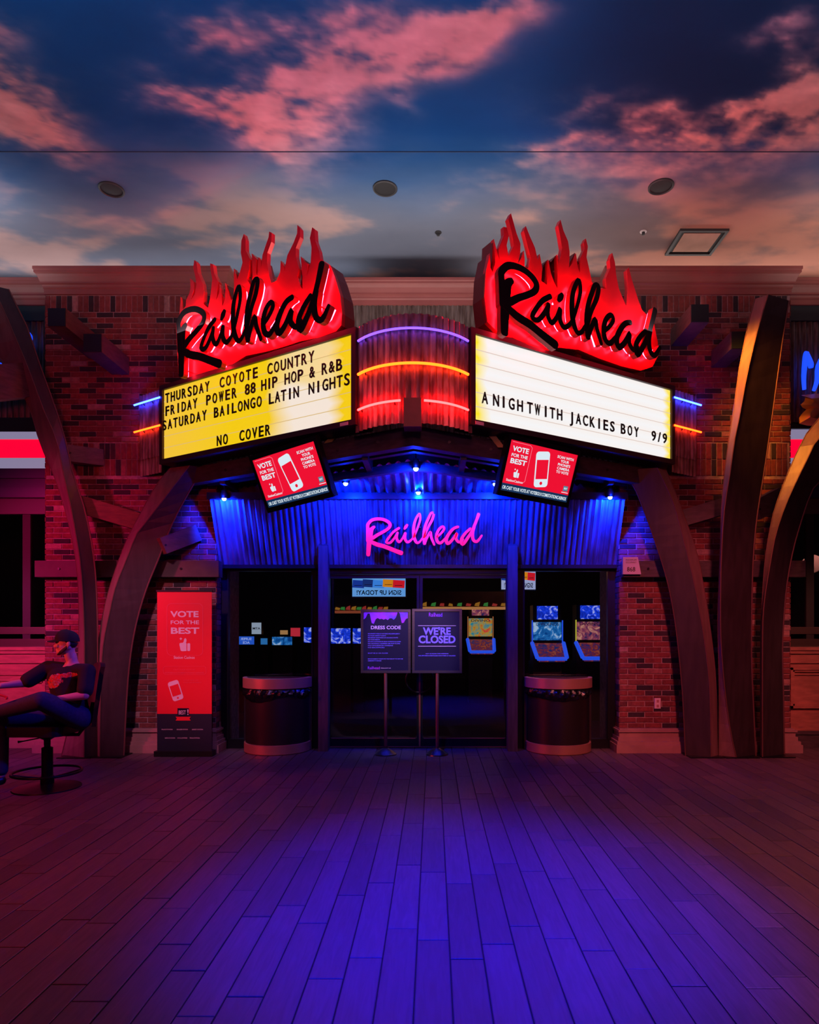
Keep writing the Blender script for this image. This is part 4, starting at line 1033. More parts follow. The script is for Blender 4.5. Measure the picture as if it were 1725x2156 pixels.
def thumb(mb, fr, a, b_, s_, c=.001):
    """thumbs-up symbol, s_ tall"""
    mb.mark(); q0 = mb.quiet; mb.quiet = True
    pal = [(-.42,.18),(-.36,.22),(-.16,.24),(-.10,.34),(-.08,.48),(-.04,.56),(.04,.58),(.10,.50),(.10,.36),(.06,.24),(.10,.20),(.10,-.38),(-.20,-.40),(-.32,-.36),(-.36,-.24),(-.38,-.10),(-.42,.04)]
    flat(mb, fr, [(a+x*s_, b_+y*s_) for x, y in pal], c)
    flat(mb, fr, [(a+x, b_+y) for x, y in rrect(.16*s_, .38*s_, -.38*s_, .20*s_, .06*s_)], c)
    st = [(-.32,.36),(-.28,.44),(-.20,.48),(-.28,.52),(-.32,.60),(-.36,.52),(-.44,.48),(-.36,.44)]
    flat(mb, fr, [(a+x*s_, b_+(y+.06)*s_) for x, y in st], c)
    mb.quiet = q0
screen((P(523,962,7.18), P(662,917,6.66), P(705,1045,6.82), P(566,1080,7.34)), 'tilted red screen hanging under the yellow marquee')
screen((P(1064,912,6.66), P(1221,949,7.12), P(1199,1070,7.30), P(1054,1042,6.84)), 'tilted red screen hanging under the white marquee')

# ------------------------------------------------------------------ curved timber arches
def arch(label, Lp, Mp, Rp, d0, dl, dr, mats, top_depth=0):
    """Lp, Mp, Rp: edges seen in the photo [(x,y)]; Mp nearest edge"""
    ys = [p[1] for p in Mp]
    def at(poly, y):
        poly = sorted(poly, key=lambda p: p[1])
        if y <= poly[0][1]:
            a, b_ = poly[0], poly[1]
        elif y >= poly[-1][1]: a, b_ = poly[-2], poly[-1]
        else:
            for a, b_ in zip(poly, poly[1:]):
                if a[1] <= y <= b_[1]: break
        return a[0]+(b_[0]-a[0])*(y-a[1])/(b_[1]-a[1])
    y0, y1 = min(ys), max(ys); n = 26
    sm_ = lambda poly: [tuple(q) for q in smoothpath(sorted(poly, key=lambda p: p[1]), 4)]
    Ls, Ms, Rs = sm_(Lp), sm_(Mp), sm_(Rp); rings = []
    for k in range(n+1):
        y = y0+(y1-y0)*k/n; d = d0+top_depth*(1-k/n)
        m_ = P(at(Ms, y), y, d); z = m_.z
        def edge(poly, dd):
            D = d+dd; py = HY-(z-EYE)*F_PX/D; return P(at(poly, py), py, D)
        l_ = edge(Ls, dl); r_ = edge(Rs, dr); h = l_+r_-m_
        for q in (m_, l_, h, r_):
            if q.z < .0 or k == n: q.z = max(0.0, q.z) if k < n else 0.0
        rings.append([m_, r_, h, l_])
    t = thing('curved_arch', label, 'arch', rings[-1][0])
    mb = MB(); vs = [q for r in rings for q in r]
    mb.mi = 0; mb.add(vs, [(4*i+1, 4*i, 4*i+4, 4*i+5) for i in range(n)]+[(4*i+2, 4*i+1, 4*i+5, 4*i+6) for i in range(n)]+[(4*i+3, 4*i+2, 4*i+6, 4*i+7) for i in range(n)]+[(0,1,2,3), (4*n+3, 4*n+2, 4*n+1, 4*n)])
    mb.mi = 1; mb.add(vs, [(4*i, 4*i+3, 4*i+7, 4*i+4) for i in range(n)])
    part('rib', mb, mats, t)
    ed = MB()
    for i in (0,):
        ed.tube([r[0] for r in rings], .007, 6)
    ed.tube([r[1] for r in rings], .009, 6); ed.tube([r[3] for r in rings], .006, 6)
    part('edge_flange', ed, mat('flange_metal', lin(120, 84, 76), .4, .4), t)
    mb = MB(); f = rings[-1]; c_ = sum(f, Vector())/4; mb.box(c_.x-.2, c_.x+.2, c_.y-.15, c_.y+.15, 0, .012); part('base_plate', mb, M['darkmetal'], t)
    return t
RM = [M['rib'], M['riblit']]
arch('inner left curved timber arch leaning over to the canopy end',
     [(384,962),(337,1010),(294,1084),(264,1144),(234,1227),(217,1294),(207,1361),(203,1460),(203,1592)],
     [(399,980),(351,1043),(304,1104),(286,1128),(267,1177),(244,1234),(230,1294),(217,1361),(212,1460),(210,1596)],
     [(440,967),(411,1014),(367,1094),(334,1177),(307,1244),(284,1327),(270,1428),(261,1590)], 7.88, .12, .10, RM)
arch('inner right curved timber arch leaning over to the canopy end',
     [(1318,997),(1340,1035),(1370,1113),(1398,1198),(1413,1259),(1425,1335),(1437,1456),(1443,1578)],
     [(1384,985),(1392,1000),(1419,1061),(1440,1137),(1459,1213),(1474,1289),(1486,1365),(1495,1456),(1498,1596)],
     [(1390,972),(1407,1000),(1440,1085),(1468,1167),(1483,1243),(1495,1320),(1507,1426),(1516,1590)], 7.88, .10, .12, [M['riblit'], M['rib']])
arch('tall curved timber arch rising to the right cornice with gold lit edge',
     [(1592,622),(1575,686),(1556,781),(1548,844),(1531,955),(1520,1065),(1518,1137),(1515,1213),(1512,1304),(1514,1400),(1515,1470),(1514,1590)],
     [(1618,620),(1594,702),(1572,797),(1559,870),(1548,923),(1537,1002),(1527,1061),(1521,1137),(1518,1228),(1518,1335),(1524,1426),(1535,1517),(1551,1602)],
     [(1664,623),(1648,718),(1635,813),(1622,907),(1608,1002),(1594,1091),(1586,1183),(1583,1304),(1583,1396),(1587,1487),(1592,1594)], 7.86, .10, .14, RM, -.45)
arch('outer right curved timber arch bending out of the frame with gold lit edge',
     [(1790,800),(1725,881),(1698,914),(1663,987),(1635,1061),(1623,1107),(1611,1183),(1605,1274),(1602,1365),(1602,1578)],
     [(1800,850),(1725,922),(1704,960),(1684,1000),(1656,1061),(1635,1122),(1623,1183),(1609,1274),(1606,1365),(1606,1596)],
     [(1860,880),(1725,1015),(1705,1046),(1687,1100),(1672,1152),(1660,1213),(1653,1274),(1648,1365),(1650,1456),(1652,1584)], 7.88, .10, .16, RM, -.2)
arch('outer left curved timber arch behind the seated man',
     [(-90,600),(-50,680),(0,752),(58,849),(83,930),(100,968),(117,1010),(134,1062),(147,1113),(160,1180),(166,1261),(166,1340),(162,1420),(149,1510),(128,1597)],
     [(-18,600),(5,647),(32,710),(61,779),(80,832),(97,876),(120,930),(134,1000),(144,1043),(157,1110),(170,1194),(176,1294),(178,1394),(177,1596)],
     [(14,600),(36,646),(56,686),(85,771),(110,840),(136,920),(154,1000),(170,1043),(187,1110),(200,1194),(205,1294),(206,1394),(207,1592)], 7.84, .16, .10, RM)
# cross timber and braces at the arches
def timber(label, a, b_, w_, h_, m, m2=None):
    a, b_ = Vector(a), Vector(b_); d = (b_-a); s_ = d.cross(Vector((0,0,1)))
    s_ = s_.normalized() if s_.length > 1e-3 else Vector((1,0,0)); up = s_.cross(d).normalized()
    t = thing('timber_brace' if 'brace' in label else 'bracket_beam', label, 'beam', a)
    mb = MB(); mb.obox(a-s_*w_/2-up*h_/2, s_*w_, d, up*h_); part('timber', mb, m, t)
    mb = MB(); q = a+d*.06; mb.tube([q-s_*(w_/2+.008), q+s_*(w_/2+.008)], .012, 8); part('bolt', mb, M['darkmetal'], t); return t
timber('dark timber brace crossing the outer left arch above the pale light band', P(-60, 812, 7.5), P(78, 800, 8.1), .2, .38, M['beam'])
timber('red lit diagonal timber brace between the two left arches', P(168, 1062, 8.05), P(296, 1100, 8.25), .10, .21, M['beamred'])
timber('short reddish timber brace behind the inner left arch above the ledger', P(340, 1150, 7.95), P(415, 1122, 8.28), .10, .2, M['beamred'])
timber('dark timber brace between the right arches', P(1437, 1092, 8.2), P(1525, 1066, 8.1), .10, .2, M['beam'])
timber('dark timber brace from the tall right arch to the outer arch', P(1590, 1075, 8.05), P(1640, 1048, 8.2), .10, .24, M['beam'])
timber('dark timber brace beside the outer left arch near the pier top', P(140, 955, 8.0), P(215, 965, 8.28), .12, .2, M['beam'])
# square beams jutting from the piers
for (px0, px1, py0, py1), d, lb in (((101, 139, 649, 688), 7.42, 'left upper dark square beam end jutting from the brick pier under the cornice'),
                                    ((176, 215, 703, 742), 7.62, 'second dark square beam end jutting from the left brick pier'),
                                    ((1455, 1493, 641, 679), 7.65, 'dark square beam end jutting from the right brick pier beside the flame sign'),
                                    ((1540, 1574, 698, 735), 7.74, 'dark square beam end jutting from the pier behind the tall right arch')):
    a, b_ = P(px0, py1, d), P(px1, py0, d); t = thing('bracket_beam', lb, 'beam', ((a.x+b_.x)/2, BF, a.z))
    mb = MB(); mb.box(a.x, b_.x, d, BF+.01, a.z, b_.z); part('timber', mb, M['beam'], t)
    mb = MB(); mb.box(a.x+.004, b_.x-.004, d-.012, d, a.z+.004, b_.z-.004); part('end_cap', mb, M['tealframe'], t)

# ------------------------------------------------------------------ ceiling fixtures
for px, py, lb in ((235, 398, 'left'), (811, 396, 'middle'), (1392, 392, 'right')):
    y = F_PX*(CZ-EYE)/(HY-py); x = (px-CX)/F_PX*y; r = .138 if px != 1392 else .140
    t = thing('ceiling_speaker', 'round recessed ceiling speaker, '+{'left': 'leftmost of the three above the left pier', 'middle': 'middle one of the three between the flame signs', 'right': 'rightmost of the three near the square hatch'}[lb], 'speaker', (x, y, CZ))
    mb = MB(); mb.lathe([(r, 0), (r, -.012), (r-.012, -.02), (r-.02, -.012), (r-.02, 0)], (x, y, CZ-.001), 36); part('rim', mb, M['ceilfix'], t, True)
    mb = MB(); mb.lathe([(r-.02, -.008), (.06, -.013), (.0001, -.014)], (x, y, CZ-.001), 36); part('grille', mb, M['ceilgrille'], t, True)
y0, y1 = F_PX*(CZ-EYE)/(HY-481), F_PX*(CZ-EYE)/(HY-534); x0, x1 = (1400-CX)/F_PX*y1, (1512-CX)/F_PX*y0; x1 = x0+(y1-y0)*1.05
x0 = (1400-CX)/F_PX*y1; x1 = (1497-CX)/F_PX*y1
t = thing('ceiling_hatch', 'square framed access hatch in the painted ceiling', 'hatch', ((x0+x1)/2, (y0+y1)/2, CZ))
for n_, (g0, g1), z_, m in (('outer_frame', (0, .035), .03, M['ceilfix']), ('inner_frame', (.035, .075), .012, mat('hatch_shadow_gap', lin(18, 18, 24), .7))):
    mb = MB()
    for a0, a1, b0, b1 in ((x0+g0, x1-g0, y0+g0, y0+g1), (x0+g0, x1-g0, y1-g1, y1-g0), (x0+g0, x0+g1, y0+g1, y1-g1), (x1-g1, x1-g0, y0+g1, y1-g1)): mb.box(a0, a1, b0, b1, CZ-z_, CZ-.001)
    part(n_, mb, m, t)
mb = MB(); mb.box(x0+.075, x1-.075, y0+.075, y1-.075, CZ-.02, CZ-.001); part('panel', mb, mat('hatch_panel', lin(190, 140, 120), .8, 0, .2, 4), t)
for px, py, lb in ((923, 489, 'small sprinkler head in the ceiling between the flame signs'), (1355, 487, 'small smoke detector in the ceiling beside the square hatch')):
    y = F_PX*(CZ-EYE)/(HY-py); x = (px-CX)/F_PX*y; t = thing('sprinkler_head' if px < 1000 else 'smoke_detector', lb, 'ceiling fitting', (x, y, CZ))
    mb = MB(); mb.lathe([(.042, 0), (.042, -.008), (.02, -.012)], (x, y, CZ-.001), 16); part('plate', mb, M['offwhite'] if px > 1000 else M['ceilfix'], t, True)
    mb = MB(); mb.lathe([(.02, -.012), (.02, -.04), (.0001, -.045)], (x, y, CZ-.001), 12); part('head', mb, M['ceilfix'], t, True)

# ------------------------------------------------------------------ floor-standing things
# banner
d = 7.98; x0, x1 = xpx(331, d), xpx(446, d); zt, zb = zpx(1246, d), .06; fr = Frame((x0, d, 0), (1,0,0), (0,0,1)); W_ = x1-x0
t = thing('roll_up_banner', 'tall red and black roll up banner asking to vote for the best', 'banner', ((x0+x1)/2, d, 0))
zs = zpx(1503, d); Z = lambda py: zpx(py, d); X = lambda px: xpx(px, d)-x0
mb = MB(); fbox(mb, fr, 0, W_, zs, zt, -.006, 0); part('red_print_area', mb, M['bannerred'], t)
mb = MB(); fbox(mb, fr, 0, W_, zb, zs, -.006, 0); part('dark_print_area', mb, M['bannerdark'], t)
mb = MB(); fbox(mb, fr, -.02, W_+.02, 0, .065, -.09, .05); fbox(mb, fr, -.01, W_+.01, zt, zt+.02, -.012, .008); part('cassette', mb, M['black'], t)
mb = MB(); text(mb, fr, 'VOTE', X(389), Z(1299), .072, .34, .03); text(mb, fr, 'FOR THE', X(389), Z(1314), .045, .34, .02); text(mb, fr, 'BEST', X(389), Z(1334), .075, .34, .03)
thumb(mb, fr, X(390), Z(1360), .16); text(mb, fr, 'Station Casinos', X(388), Z(1387), .035, .25, .01)
# phone with plain screen
pc = (X(370), Z(1454)); a_ = math.radians(18); rt = lambda pts: [(pc[0]+x*math.cos(a_)-y*math.sin(a_), pc[1]+x*math.sin(a_)+y*math.cos(a_)) for x, y in pts]
flat(mb, fr, rt(rrect(-.066, .066, -.12, .12, .028)), .001)
for k, (wd, w_) in enumerate((('RED ROCK', .1), ('PALACE', .09), ('BOULDER', .09))): text(mb, fr, ('PALACE STATION', 'BOULDER STATION', 'SUNSET STATION')[k], X(352+k*32), Z(1537), .014, .13, 0)
for k, wd in enumerate(('SANTA FE STATION', 'WILDFIRE', 'TEXAS STATION')): text(mb, fr, wd, X(358+k*26), Z(1555), .014, .12, 0)
part('white_print', mb, M['white'], t)
mb = MB(); flat(mb, fr, rt([(-.054, -.06), (.054, -.06), (.054, .07), (-.054, .07)]), .003); flat(mb, fr, rt([(.012*math.cos(k), -.092+.012*math.sin(k)) for k in np.linspace(0, 6.28, 11)[:-1]]), .003); part('phone_screen_print', mb, M['bannerred'], t)
mb = MB(); loopline(mb, fr, rrect(X(352), X(427), Z(1380), Z(1271), .05), .004); loopline(mb, fr, rrect(X(344), X(434), Z(1420), Z(1403), .03), .003)
text(mb, fr, 'CAST YOUR VOTE AT', X(388), Z(1411), .014, .26, 0); text(mb, fr, 'VOTEBOLV.COM/STATIONCASINOS', X(388), Z(1418), .018, .47, .01)
text(mb, fr, 'OR SCAN THE QR CODE', X(402), Z(1433), .012, .18, 0); text(mb, fr, 'VOTING ENDS SEPTEMBER 15', X(405), Z(1438), .012, .22, 0)
part('pink_print', mb, M['bannerpink'], t)
mb = MB(); fbox(mb, fr, X(374), X(398), Z(1509), Z(1491), .001, .003); part('badge', mb, M['navy'], t)
mb = MB(); text(mb, fr, 'BEST', X(384), Z(1504), .05, .085, .01, .004); text(mb, fr, '!', X(396), Z(1505), .07, .015, .01, .004); part('badge_print', mb, M['white'], t)
mb = MB(); flat(mb, fr, [(X(370), Z(1517)), (X(402), Z(1517)), (X(399), Z(1513)), (X(402), Z(1509)), (X(370), Z(1509)), (X(373), Z(1513))], .002); part('ribbon_print', mb, M['bannerred'], t)

# half-round litter bins
def bin_(px0, px1, label, notch):
    d = 8.36; x0, x1 = xpx(px0, d), xpx(px1, d); c_ = ((x0+x1)/2, 8.40, 0); r = (x1-x0)/2
    ztop = zpx(1430, 8.0)
    t = thing('litter_bin', label, 'litter bin', c_, 'half-round litter bins beside the doors')
    A0, A1 = math.pi, 2*math.pi
    def half(name, prof, m, sm__=True):
        mb = MB(); mb.lathe(prof, c_, 40, A0, A1)
        return part(name, mb, m, t, sm__)
    half('body', [(r*.92, .11), (r*.92, ztop-.10), (r*.90, ztop-.10)], M['bindark'])
    half('base_band', [(r*.94, .0), (r*.965, .01), (r*.965, .115), (r*.92, .12)], M['bincopper'])
    half('rim_band', [(r*.92, ztop-.125), (r, ztop-.12), (r, ztop), (r*.9, ztop+.004), (r*.88, ztop-.02)], M['bincopper'])
    half('lid', [(r*.9, ztop-.01), (r*.5, ztop-.02), (.001, ztop-.02)], M['black'])
    mb = MB(); mb.box(c_[0]-r, c_[0]+r, 8.40, 8.43, 0, ztop); part('back_plate', mb, M['bindark'], t)
    # liner spilling below the rim in scallops
    mb = MB(); n = 60; vs = []
    rows = 6
    for j in range(rows+1):
        for k in range(n+1):
            a = A0+.12+(A1-A0-.24)*k/n; dep = .085+.10*math.exp(-((k/n-.42)/.22)**2)+.03*math.sin(k/n*9+notch)+.02*math.exp(-((k/n-.82)/.08)**2)
            q = j/rows; rr = r*(.935)+.030*math.sin(q*math.pi)*(1+.5*math.sin(k*1.7+j))+.006*math.sin(k*.9+j*2)
            vs.append(Vector(c_)+Vector((rr*math.cos(a), rr*math.sin(a), ztop-.115-dep*q)))
    m = n+1; mb.add(vs, [(j*m+k, j*m+k+1, (j+1)*m+k+1, (j+1)*m+k) for j in range(rows) for k in range(n)])
    part('liner_bag', mb, M['bag'], t, True)
bin_(512, 656, 'dark metal litter bin with copper bands before the left window', 0)
bin_(1105, 1247, 'dark metal litter bin with copper bands before the right window', 1.3)

# poster stands
def poster(px0, px1, py0, py1, pole, label):
    d = 8.06; x0, x1 = xpx(px0, d), xpx(px1, d); z0, z1 = zpx(py1, d), zpx(py0, d); fr = Frame((x0, d, z0), (1,0,0), (0,0,1)); W_, H_ = x1-x0, z1-z0
    xp = xpx(pole, d); t = thing('poster_stand', label, 'sign stand', (xp, d+.02, 0))
    mb = MB()
    for a0, a1, b0, b1 in ((0, W_, 0, .03), (0, W_, H_-.03, H_), (0, .03, .03, H_-.03), (W_-.03, W_, .03, H_-.03)): fbox(mb, fr, a0, a1, b0, b1, -.02, .008)
    part('frame', mb, M['steel'], t)
    mb = MB(); fbox(mb, fr, .03, W_-.03, .03, H_-.03, -.015, 0); part('poster', mb, M['navy'], t)
    mb = MB(); mb.tube([(xp, d+.02, .05), (xp, d+.02, z0)], .021, 16); part('pole', mb, mat('pole_metal', lin(190, 140, 130), .3, .9), t, True)
    mb = MB(); mb.lathe([(.001, 0), (.135, 0), (.132, .012), (.115, .022), (.09, .045), (.05, .068), (.025, .08), (.022, .1)], (xp, d+.02, 0), 32); part('base', mb, M['steel'], t, True)
    return t, fr, W_, H_
t, fr, W_, H_ = poster(760, 865, 1283, 1417, 812, 'poster stand with the dress code notice')
mb = MB(); rp = random.Random(3); pts = [(.035, H_-.035), (W_-.035, H_-.035)]
n = 22
for k in range(n+1): pts.append((W_-.035-(W_-.07)*k/n, H_-.10-.03*rp.random()-(.05 if k in (2, 3, 17, 18) else 0)+(.07 if k in (4, 5, 19, 20) else 0)))
flat(mb, fr, pts, .001); part('crowd_print', mb, M['magenta'], t)
mb = MB(); text(mb, fr, 'DRESS CODE', W_*.5, H_*.69, .042, W_*.60, .02); part('heading_print', mb, M['white'], t)
mb = MB(); mb.quiet = True
for k, (wd, f) in enumerate((('NO ATHLETIC WEAR OF ANY KIND, INCLUDING JERSEYS', .64), ('NO PLAIN WHITE T-SHIRTS', .36), ('NO BAGGY CLOTHING OR SAGGING PANTS', .60), ('NO WORK BOOTS', .24), ('NO HATS, BANDANAS OR HEAD COVERINGS ALLOWED', .66), ('NO SANDALS, SLIPPERS OR FLIP FLOPS', .64), ('NO EXCESSIVE CHAINS', .5), ('NO BACKPACKS', .33))):
    text(mb, fr, wd, .085, H_*(.61-k*.031), .011, W_*f, .004, align='LEFT')
text(mb, fr, 'MUST BE 21 OR OLDER', .085, H_*.305, .011, W_*.4, .004, align='LEFT')
text(mb, fr, 'MANAGEMENT RESERVES THE RIGHT TO REFUSE', .085, H_*.215, .011, W_*.70, .004, align='LEFT'); text(mb, fr, 'ADMISSION TO ANYONE', .085, H_*.185, .011, W_*.27, .004, align='LEFT')
part('body_print', mb, M['violet'], t)['kind'] = 'stuff'
mb = MB(); text(mb, fr, 'Railhead', W_*.26, H_*.06, .035, W_*.24, .01); part('logo_print', mb, M['magenta'], t)
mb = MB(); text(mb, fr, 'FOLLOW US', W_*.5, H_*.07, .012, W_*.2, .0); part('footer_print', mb, M['white'], t)
t, fr, W_, H_ = poster(868, 973, 1282, 1417, 921, 'poster stand with the we are closed notice')
mb = MB(); text(mb, fr, "WE'RE", W_*.5, H_*.60, .088, W_*.56, .035); text(mb, fr, 'CLOSED', W_*.5, H_*.47, .09, W_*.74, .035)
text(mb, fr, 'VISIT US AGAIN THIS WEEKEND', W_*.5, H_*.295, .012, W_*.46, .005); text(mb, fr, 'FOR UPCOMING EVENTS AND SHOWTIMES AT RAILHEAD', W_*.5, H_*.262, .013, W_*.74, .005)
part('heading_print', mb, M['violet'], t)
mb = MB(); fbox(mb, fr, W_*.12, W_*.88, H_*.735, H_*.742, .001, .002); fbox(mb, fr, W_*.12, W_*.88, H_*.415, H_*.422, .001, .002); part('rule_print', mb, M['white'], t)
mb = MB(); text(mb, fr, 'Railhead', W_*.47, H_*.88, .05, W_*.27, .01); part('logo_print', mb, M['magenta'], t)

# occupancy plate and power outlet
d = 8.12; a, b_ = P(1312, 1209, d), P(1347, 1173, d)
t = thing('occupancy_plate', 'small white occupancy plate reading 868 at the ledger end', 'sign', (a.x, d, a.z))
mb = MB(); mb.prism([(a.x, d, a.z), (b_.x+.02, d, a.z), (b_.x-.02, d, b_.z), (a.x, d, b_.z)], (0, .05, 0)); part('plate', mb, M['offwhite'], t)
fr = Frame((a.x, d, a.z), (1,0,0), (0,0,1)); mb = MB(); text(mb, fr, '868', .10, .035, .055, .10, .01); text(mb, fr, 'MAXIMUM', .10, .165, .02, .13, 0); text(mb, fr, 'OCCUPANCY', .10, .135, .02, .13, 0); part('print', mb, M['letterblack'], t)
a, b_ = P(1378, 1492, 8.29), P(1391, 1470, 8.29)
t = thing('power_outlet', 'white power outlet on the right brick pier', 'outlet', (a.x, 8.29, a.z)); mb = MB(); mb.bevbox(a.x, b_.x, 8.275, 8.30, a.z, b_.z, .004); part('cover_plate', mb, M['offwhite'], t)
mb = MB(); xm = (a.x+b_.x)/2; zm = (a.z+b_.z)/2
for dz in (-.03, .03): mb.box(xm-.014, xm+.014, 8.272, 8.276, zm+dz-.016, zm+dz+.016)
part('socket', mb, mat('socket_grey', lin(170, 120, 120), .5), t)

# ------------------------------------------------------------------ inside: dim gaming room behind the glass
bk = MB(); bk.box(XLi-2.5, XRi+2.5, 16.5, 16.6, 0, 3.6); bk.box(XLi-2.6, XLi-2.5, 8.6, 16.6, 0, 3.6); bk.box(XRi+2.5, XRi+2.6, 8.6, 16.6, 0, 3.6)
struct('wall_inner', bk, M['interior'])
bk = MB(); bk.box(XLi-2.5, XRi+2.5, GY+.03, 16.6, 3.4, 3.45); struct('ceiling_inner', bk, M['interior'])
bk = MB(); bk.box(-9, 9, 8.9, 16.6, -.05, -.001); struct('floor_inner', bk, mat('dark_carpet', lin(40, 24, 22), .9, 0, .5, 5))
def slot(pxc, py_top, w_px, d, label, mtop, mmain, strip):
    x = xpx(pxc, d); s_ = d/F_PX; w_ = w_px*s_; t = thing('slot_machine', label, 'slot machine', (x, d, 0))
    z = lambda py: zpx(py, d)
    mb = MB(); mb.box(x-w_/2, x+w_/2, d+.02, d+.55, 0, z(py_top+118)); mb.box(x-w_*.5, x+w_*.5, d+.03, d+.35, z(py_top+118), z(py_top-2)); part('cabinet', mb, M['black'], t)
    mb = MB(); mb.box(x-w_*.36, x+w_*.36, d-.01, d+.03, z(py_top+28), z(py_top)); ts = part('top_screen', mb, mtop, t)
    mb = MB(); mb.box(x-w_*.49, x+w_*.49, d-.0, d+.03, z(py_top+72), z(py_top+34)); part('main_screen', mb, mmain, t)
    mb = MB(); mb.add([(x-w_*.5, d-.05, z(py_top+78)), (x+w_*.5, d-.05, z(py_top+78)), (x+w_*.44, d-.42, z(py_top+78)-.22), (x-w_*.44, d-.42, z(py_top+78)-.22),
                       (x-w_*.5, d-.05, z(py_top+78)-.12), (x+w_*.5, d-.05, z(py_top+78)-.12), (x+w_*.44, d-.42, z(py_top+78)-.29), (x-w_*.44, d-.42, z(py_top+78)-.29)],
                      [(0,3,2,1),(4,5,6,7),(0,4,7,3),(1,2,6,5),(2,3,7,6),(0,1,5,4)]); part('button_deck', mb, M['deckmat'], t)
    mb = MB(); zz = z(py_top+78)
    for s2 in (-1, 1): mb.tube([(x+s2*w_*.55, d-.04, zz), (x+s2*w_*.50, d-.42, zz-.22)], .035, 8)
    mb.tube([(x-w_*.5, d-.43, zz-.24), (x+w_*.5, d-.43, zz-.24)], .03, 8); part('edge_light', mb, E_['bluestrip'], t, True)
    mb = MB()
    for s2 in (-1, 1): mb.box(x+s2*w_*.53-.008, x+s2*w_*.53+.008, d-.01, d+.02, z(py_top+76), z(py_top+30))
    part('side_light', mb, strip, t)
    fr = Frame((x-w_*.4, d-.002, z(py_top+40)), (1,0,0), (0,0,1)); mb = MB(); text(mb, fr, 'DIVIDENDS' if strip is E_['bluestrip'] else 'DIVINO', w_*.4, -.01, .05, w_*.8, .01); part('title_print', mb, mat('game_title', lin(190, 190, 220), .5), t)
slot(1153, 1276, 60, 11.0, 'blue lit slot machine behind the right bin nearest the post', M['scrblue'], M['scrcyan'], E_['bluestrip'])
slot(1243, 1275, 56, 11.0, 'slot machine with yellow edge lights behind the right bin', M['scrblue'], M['scrwarm'], E_['yellowstrip'])
slot(1012, 1268, 50, 13.5, 'many coloured slot machine far inside right of the closed notice', M['scrwarm'], M['scrmix'], E_['dimorange'])
def monitor(px0, px1, py0, py1, d, m, label, txt=None, mirror=True, name='game_monitor', cat='monitor', tcol=None, group=None):
    a, b_ = P(px0, py1, d), P(px1, py0, d); t = thing(name, label, cat, (a.x, d, 0 if name == 'game_monitor' else a.z), group)
    mb = MB(); mb.box(a.x, b_.x, d, d+.03, a.z, b_.z); part('screen', mb, m, t)
    mb = MB(); mb.box(a.x-.012, b_.x+.012, d+.01, d+.10, a.z-.012, b_.z+.012)
    if name == 'game_monitor': mb.box(a.x, b_.x, d+.05, d+.45, 0, a.z)
    part('housing', mb, M['black'], t)
    fr = Frame((a.x, d-.001, a.z), (1,0,0), (0,0,1)); W_, H_ = b_.x-a.x, b_.z-a.z
    if txt:
        mb = MB()
        for tx, fa_, fb_, fh, fw in txt: text(mb, fr, tx, W_*fa_, H_*fb_, H_*fh, W_*fw, .02, .002, mirror=mirror)
        part('print', mb, tcol or M['white'], t)
    return t, fr, W_, H_
monitor(640, 664, 1321, 1353, 12, M['scrblue'], 'blue game screen seen at the edge of the left window near the post')
monitor(697, 738, 1323, 1355, 12, M['scrblue'], 'blue game screen in the door glass right of the left post')
monitor(743, 765, 1323, 1355, 12, M['scrblue'], 'blue game screen half hidden by the dress code notice')
monitor(502, 535, 1340, 1357, 12, emit('blue_game_panel', (.02, .10, .55, 1), .9), 'reflection of a blue panel with mirrored super ace lettering in the left window', [('SUPER', .5, .55, .3, .7), ('ACE', .5, .1, .3, .45)], tcol=emit('pale_blue_print', (.35, .45, .8, 1), .9))  # reflection in the glass, modelled as a panel behind it
monitor(549, 563, 1344, 1357, 12, emit('small_cyan_panel', (.03, .20, .5, 1), .7), 'small cyan panel in the left window beside the super ace panel')
monitor(573, 615, 1341, 1358, 12, M['scrcyan'], 'wide cyan game panel in the middle of the left window')
monitor(530, 550, 1311, 1335, 11.8, emit('cash_sign_white', (.30, .36, .42, 1), .9), 'reflection of a white sign with mirrored ATM lettering in the left window', [('ATM', .5, .4, .2, .8)], name='sign_in_glass', cat='sign', tcol=M['letterblack'])  # reflected sign, modelled as an object behind the glass
monitor(612, 632, 1322, 1340, 12.4, emit('red_game_sign', (.7, .03, .05, 1), .7), 'small red sign in the left window beside the blue screens', None, name='sign_in_glass', cat='sign')
monitor(590, 606, 1327, 1336, 12.4, emit('amber_sign', (.6, .3, .1, 1), .6), 'small amber sign in the left window', None, name='sign_in_glass', cat='sign')
pal = [(.7, .01, .02, 1), (.75, .25, .01, 1), (.05, .25, .75, 1), (.01, .03, .16, 1), (.01, .04, .3, 1)]
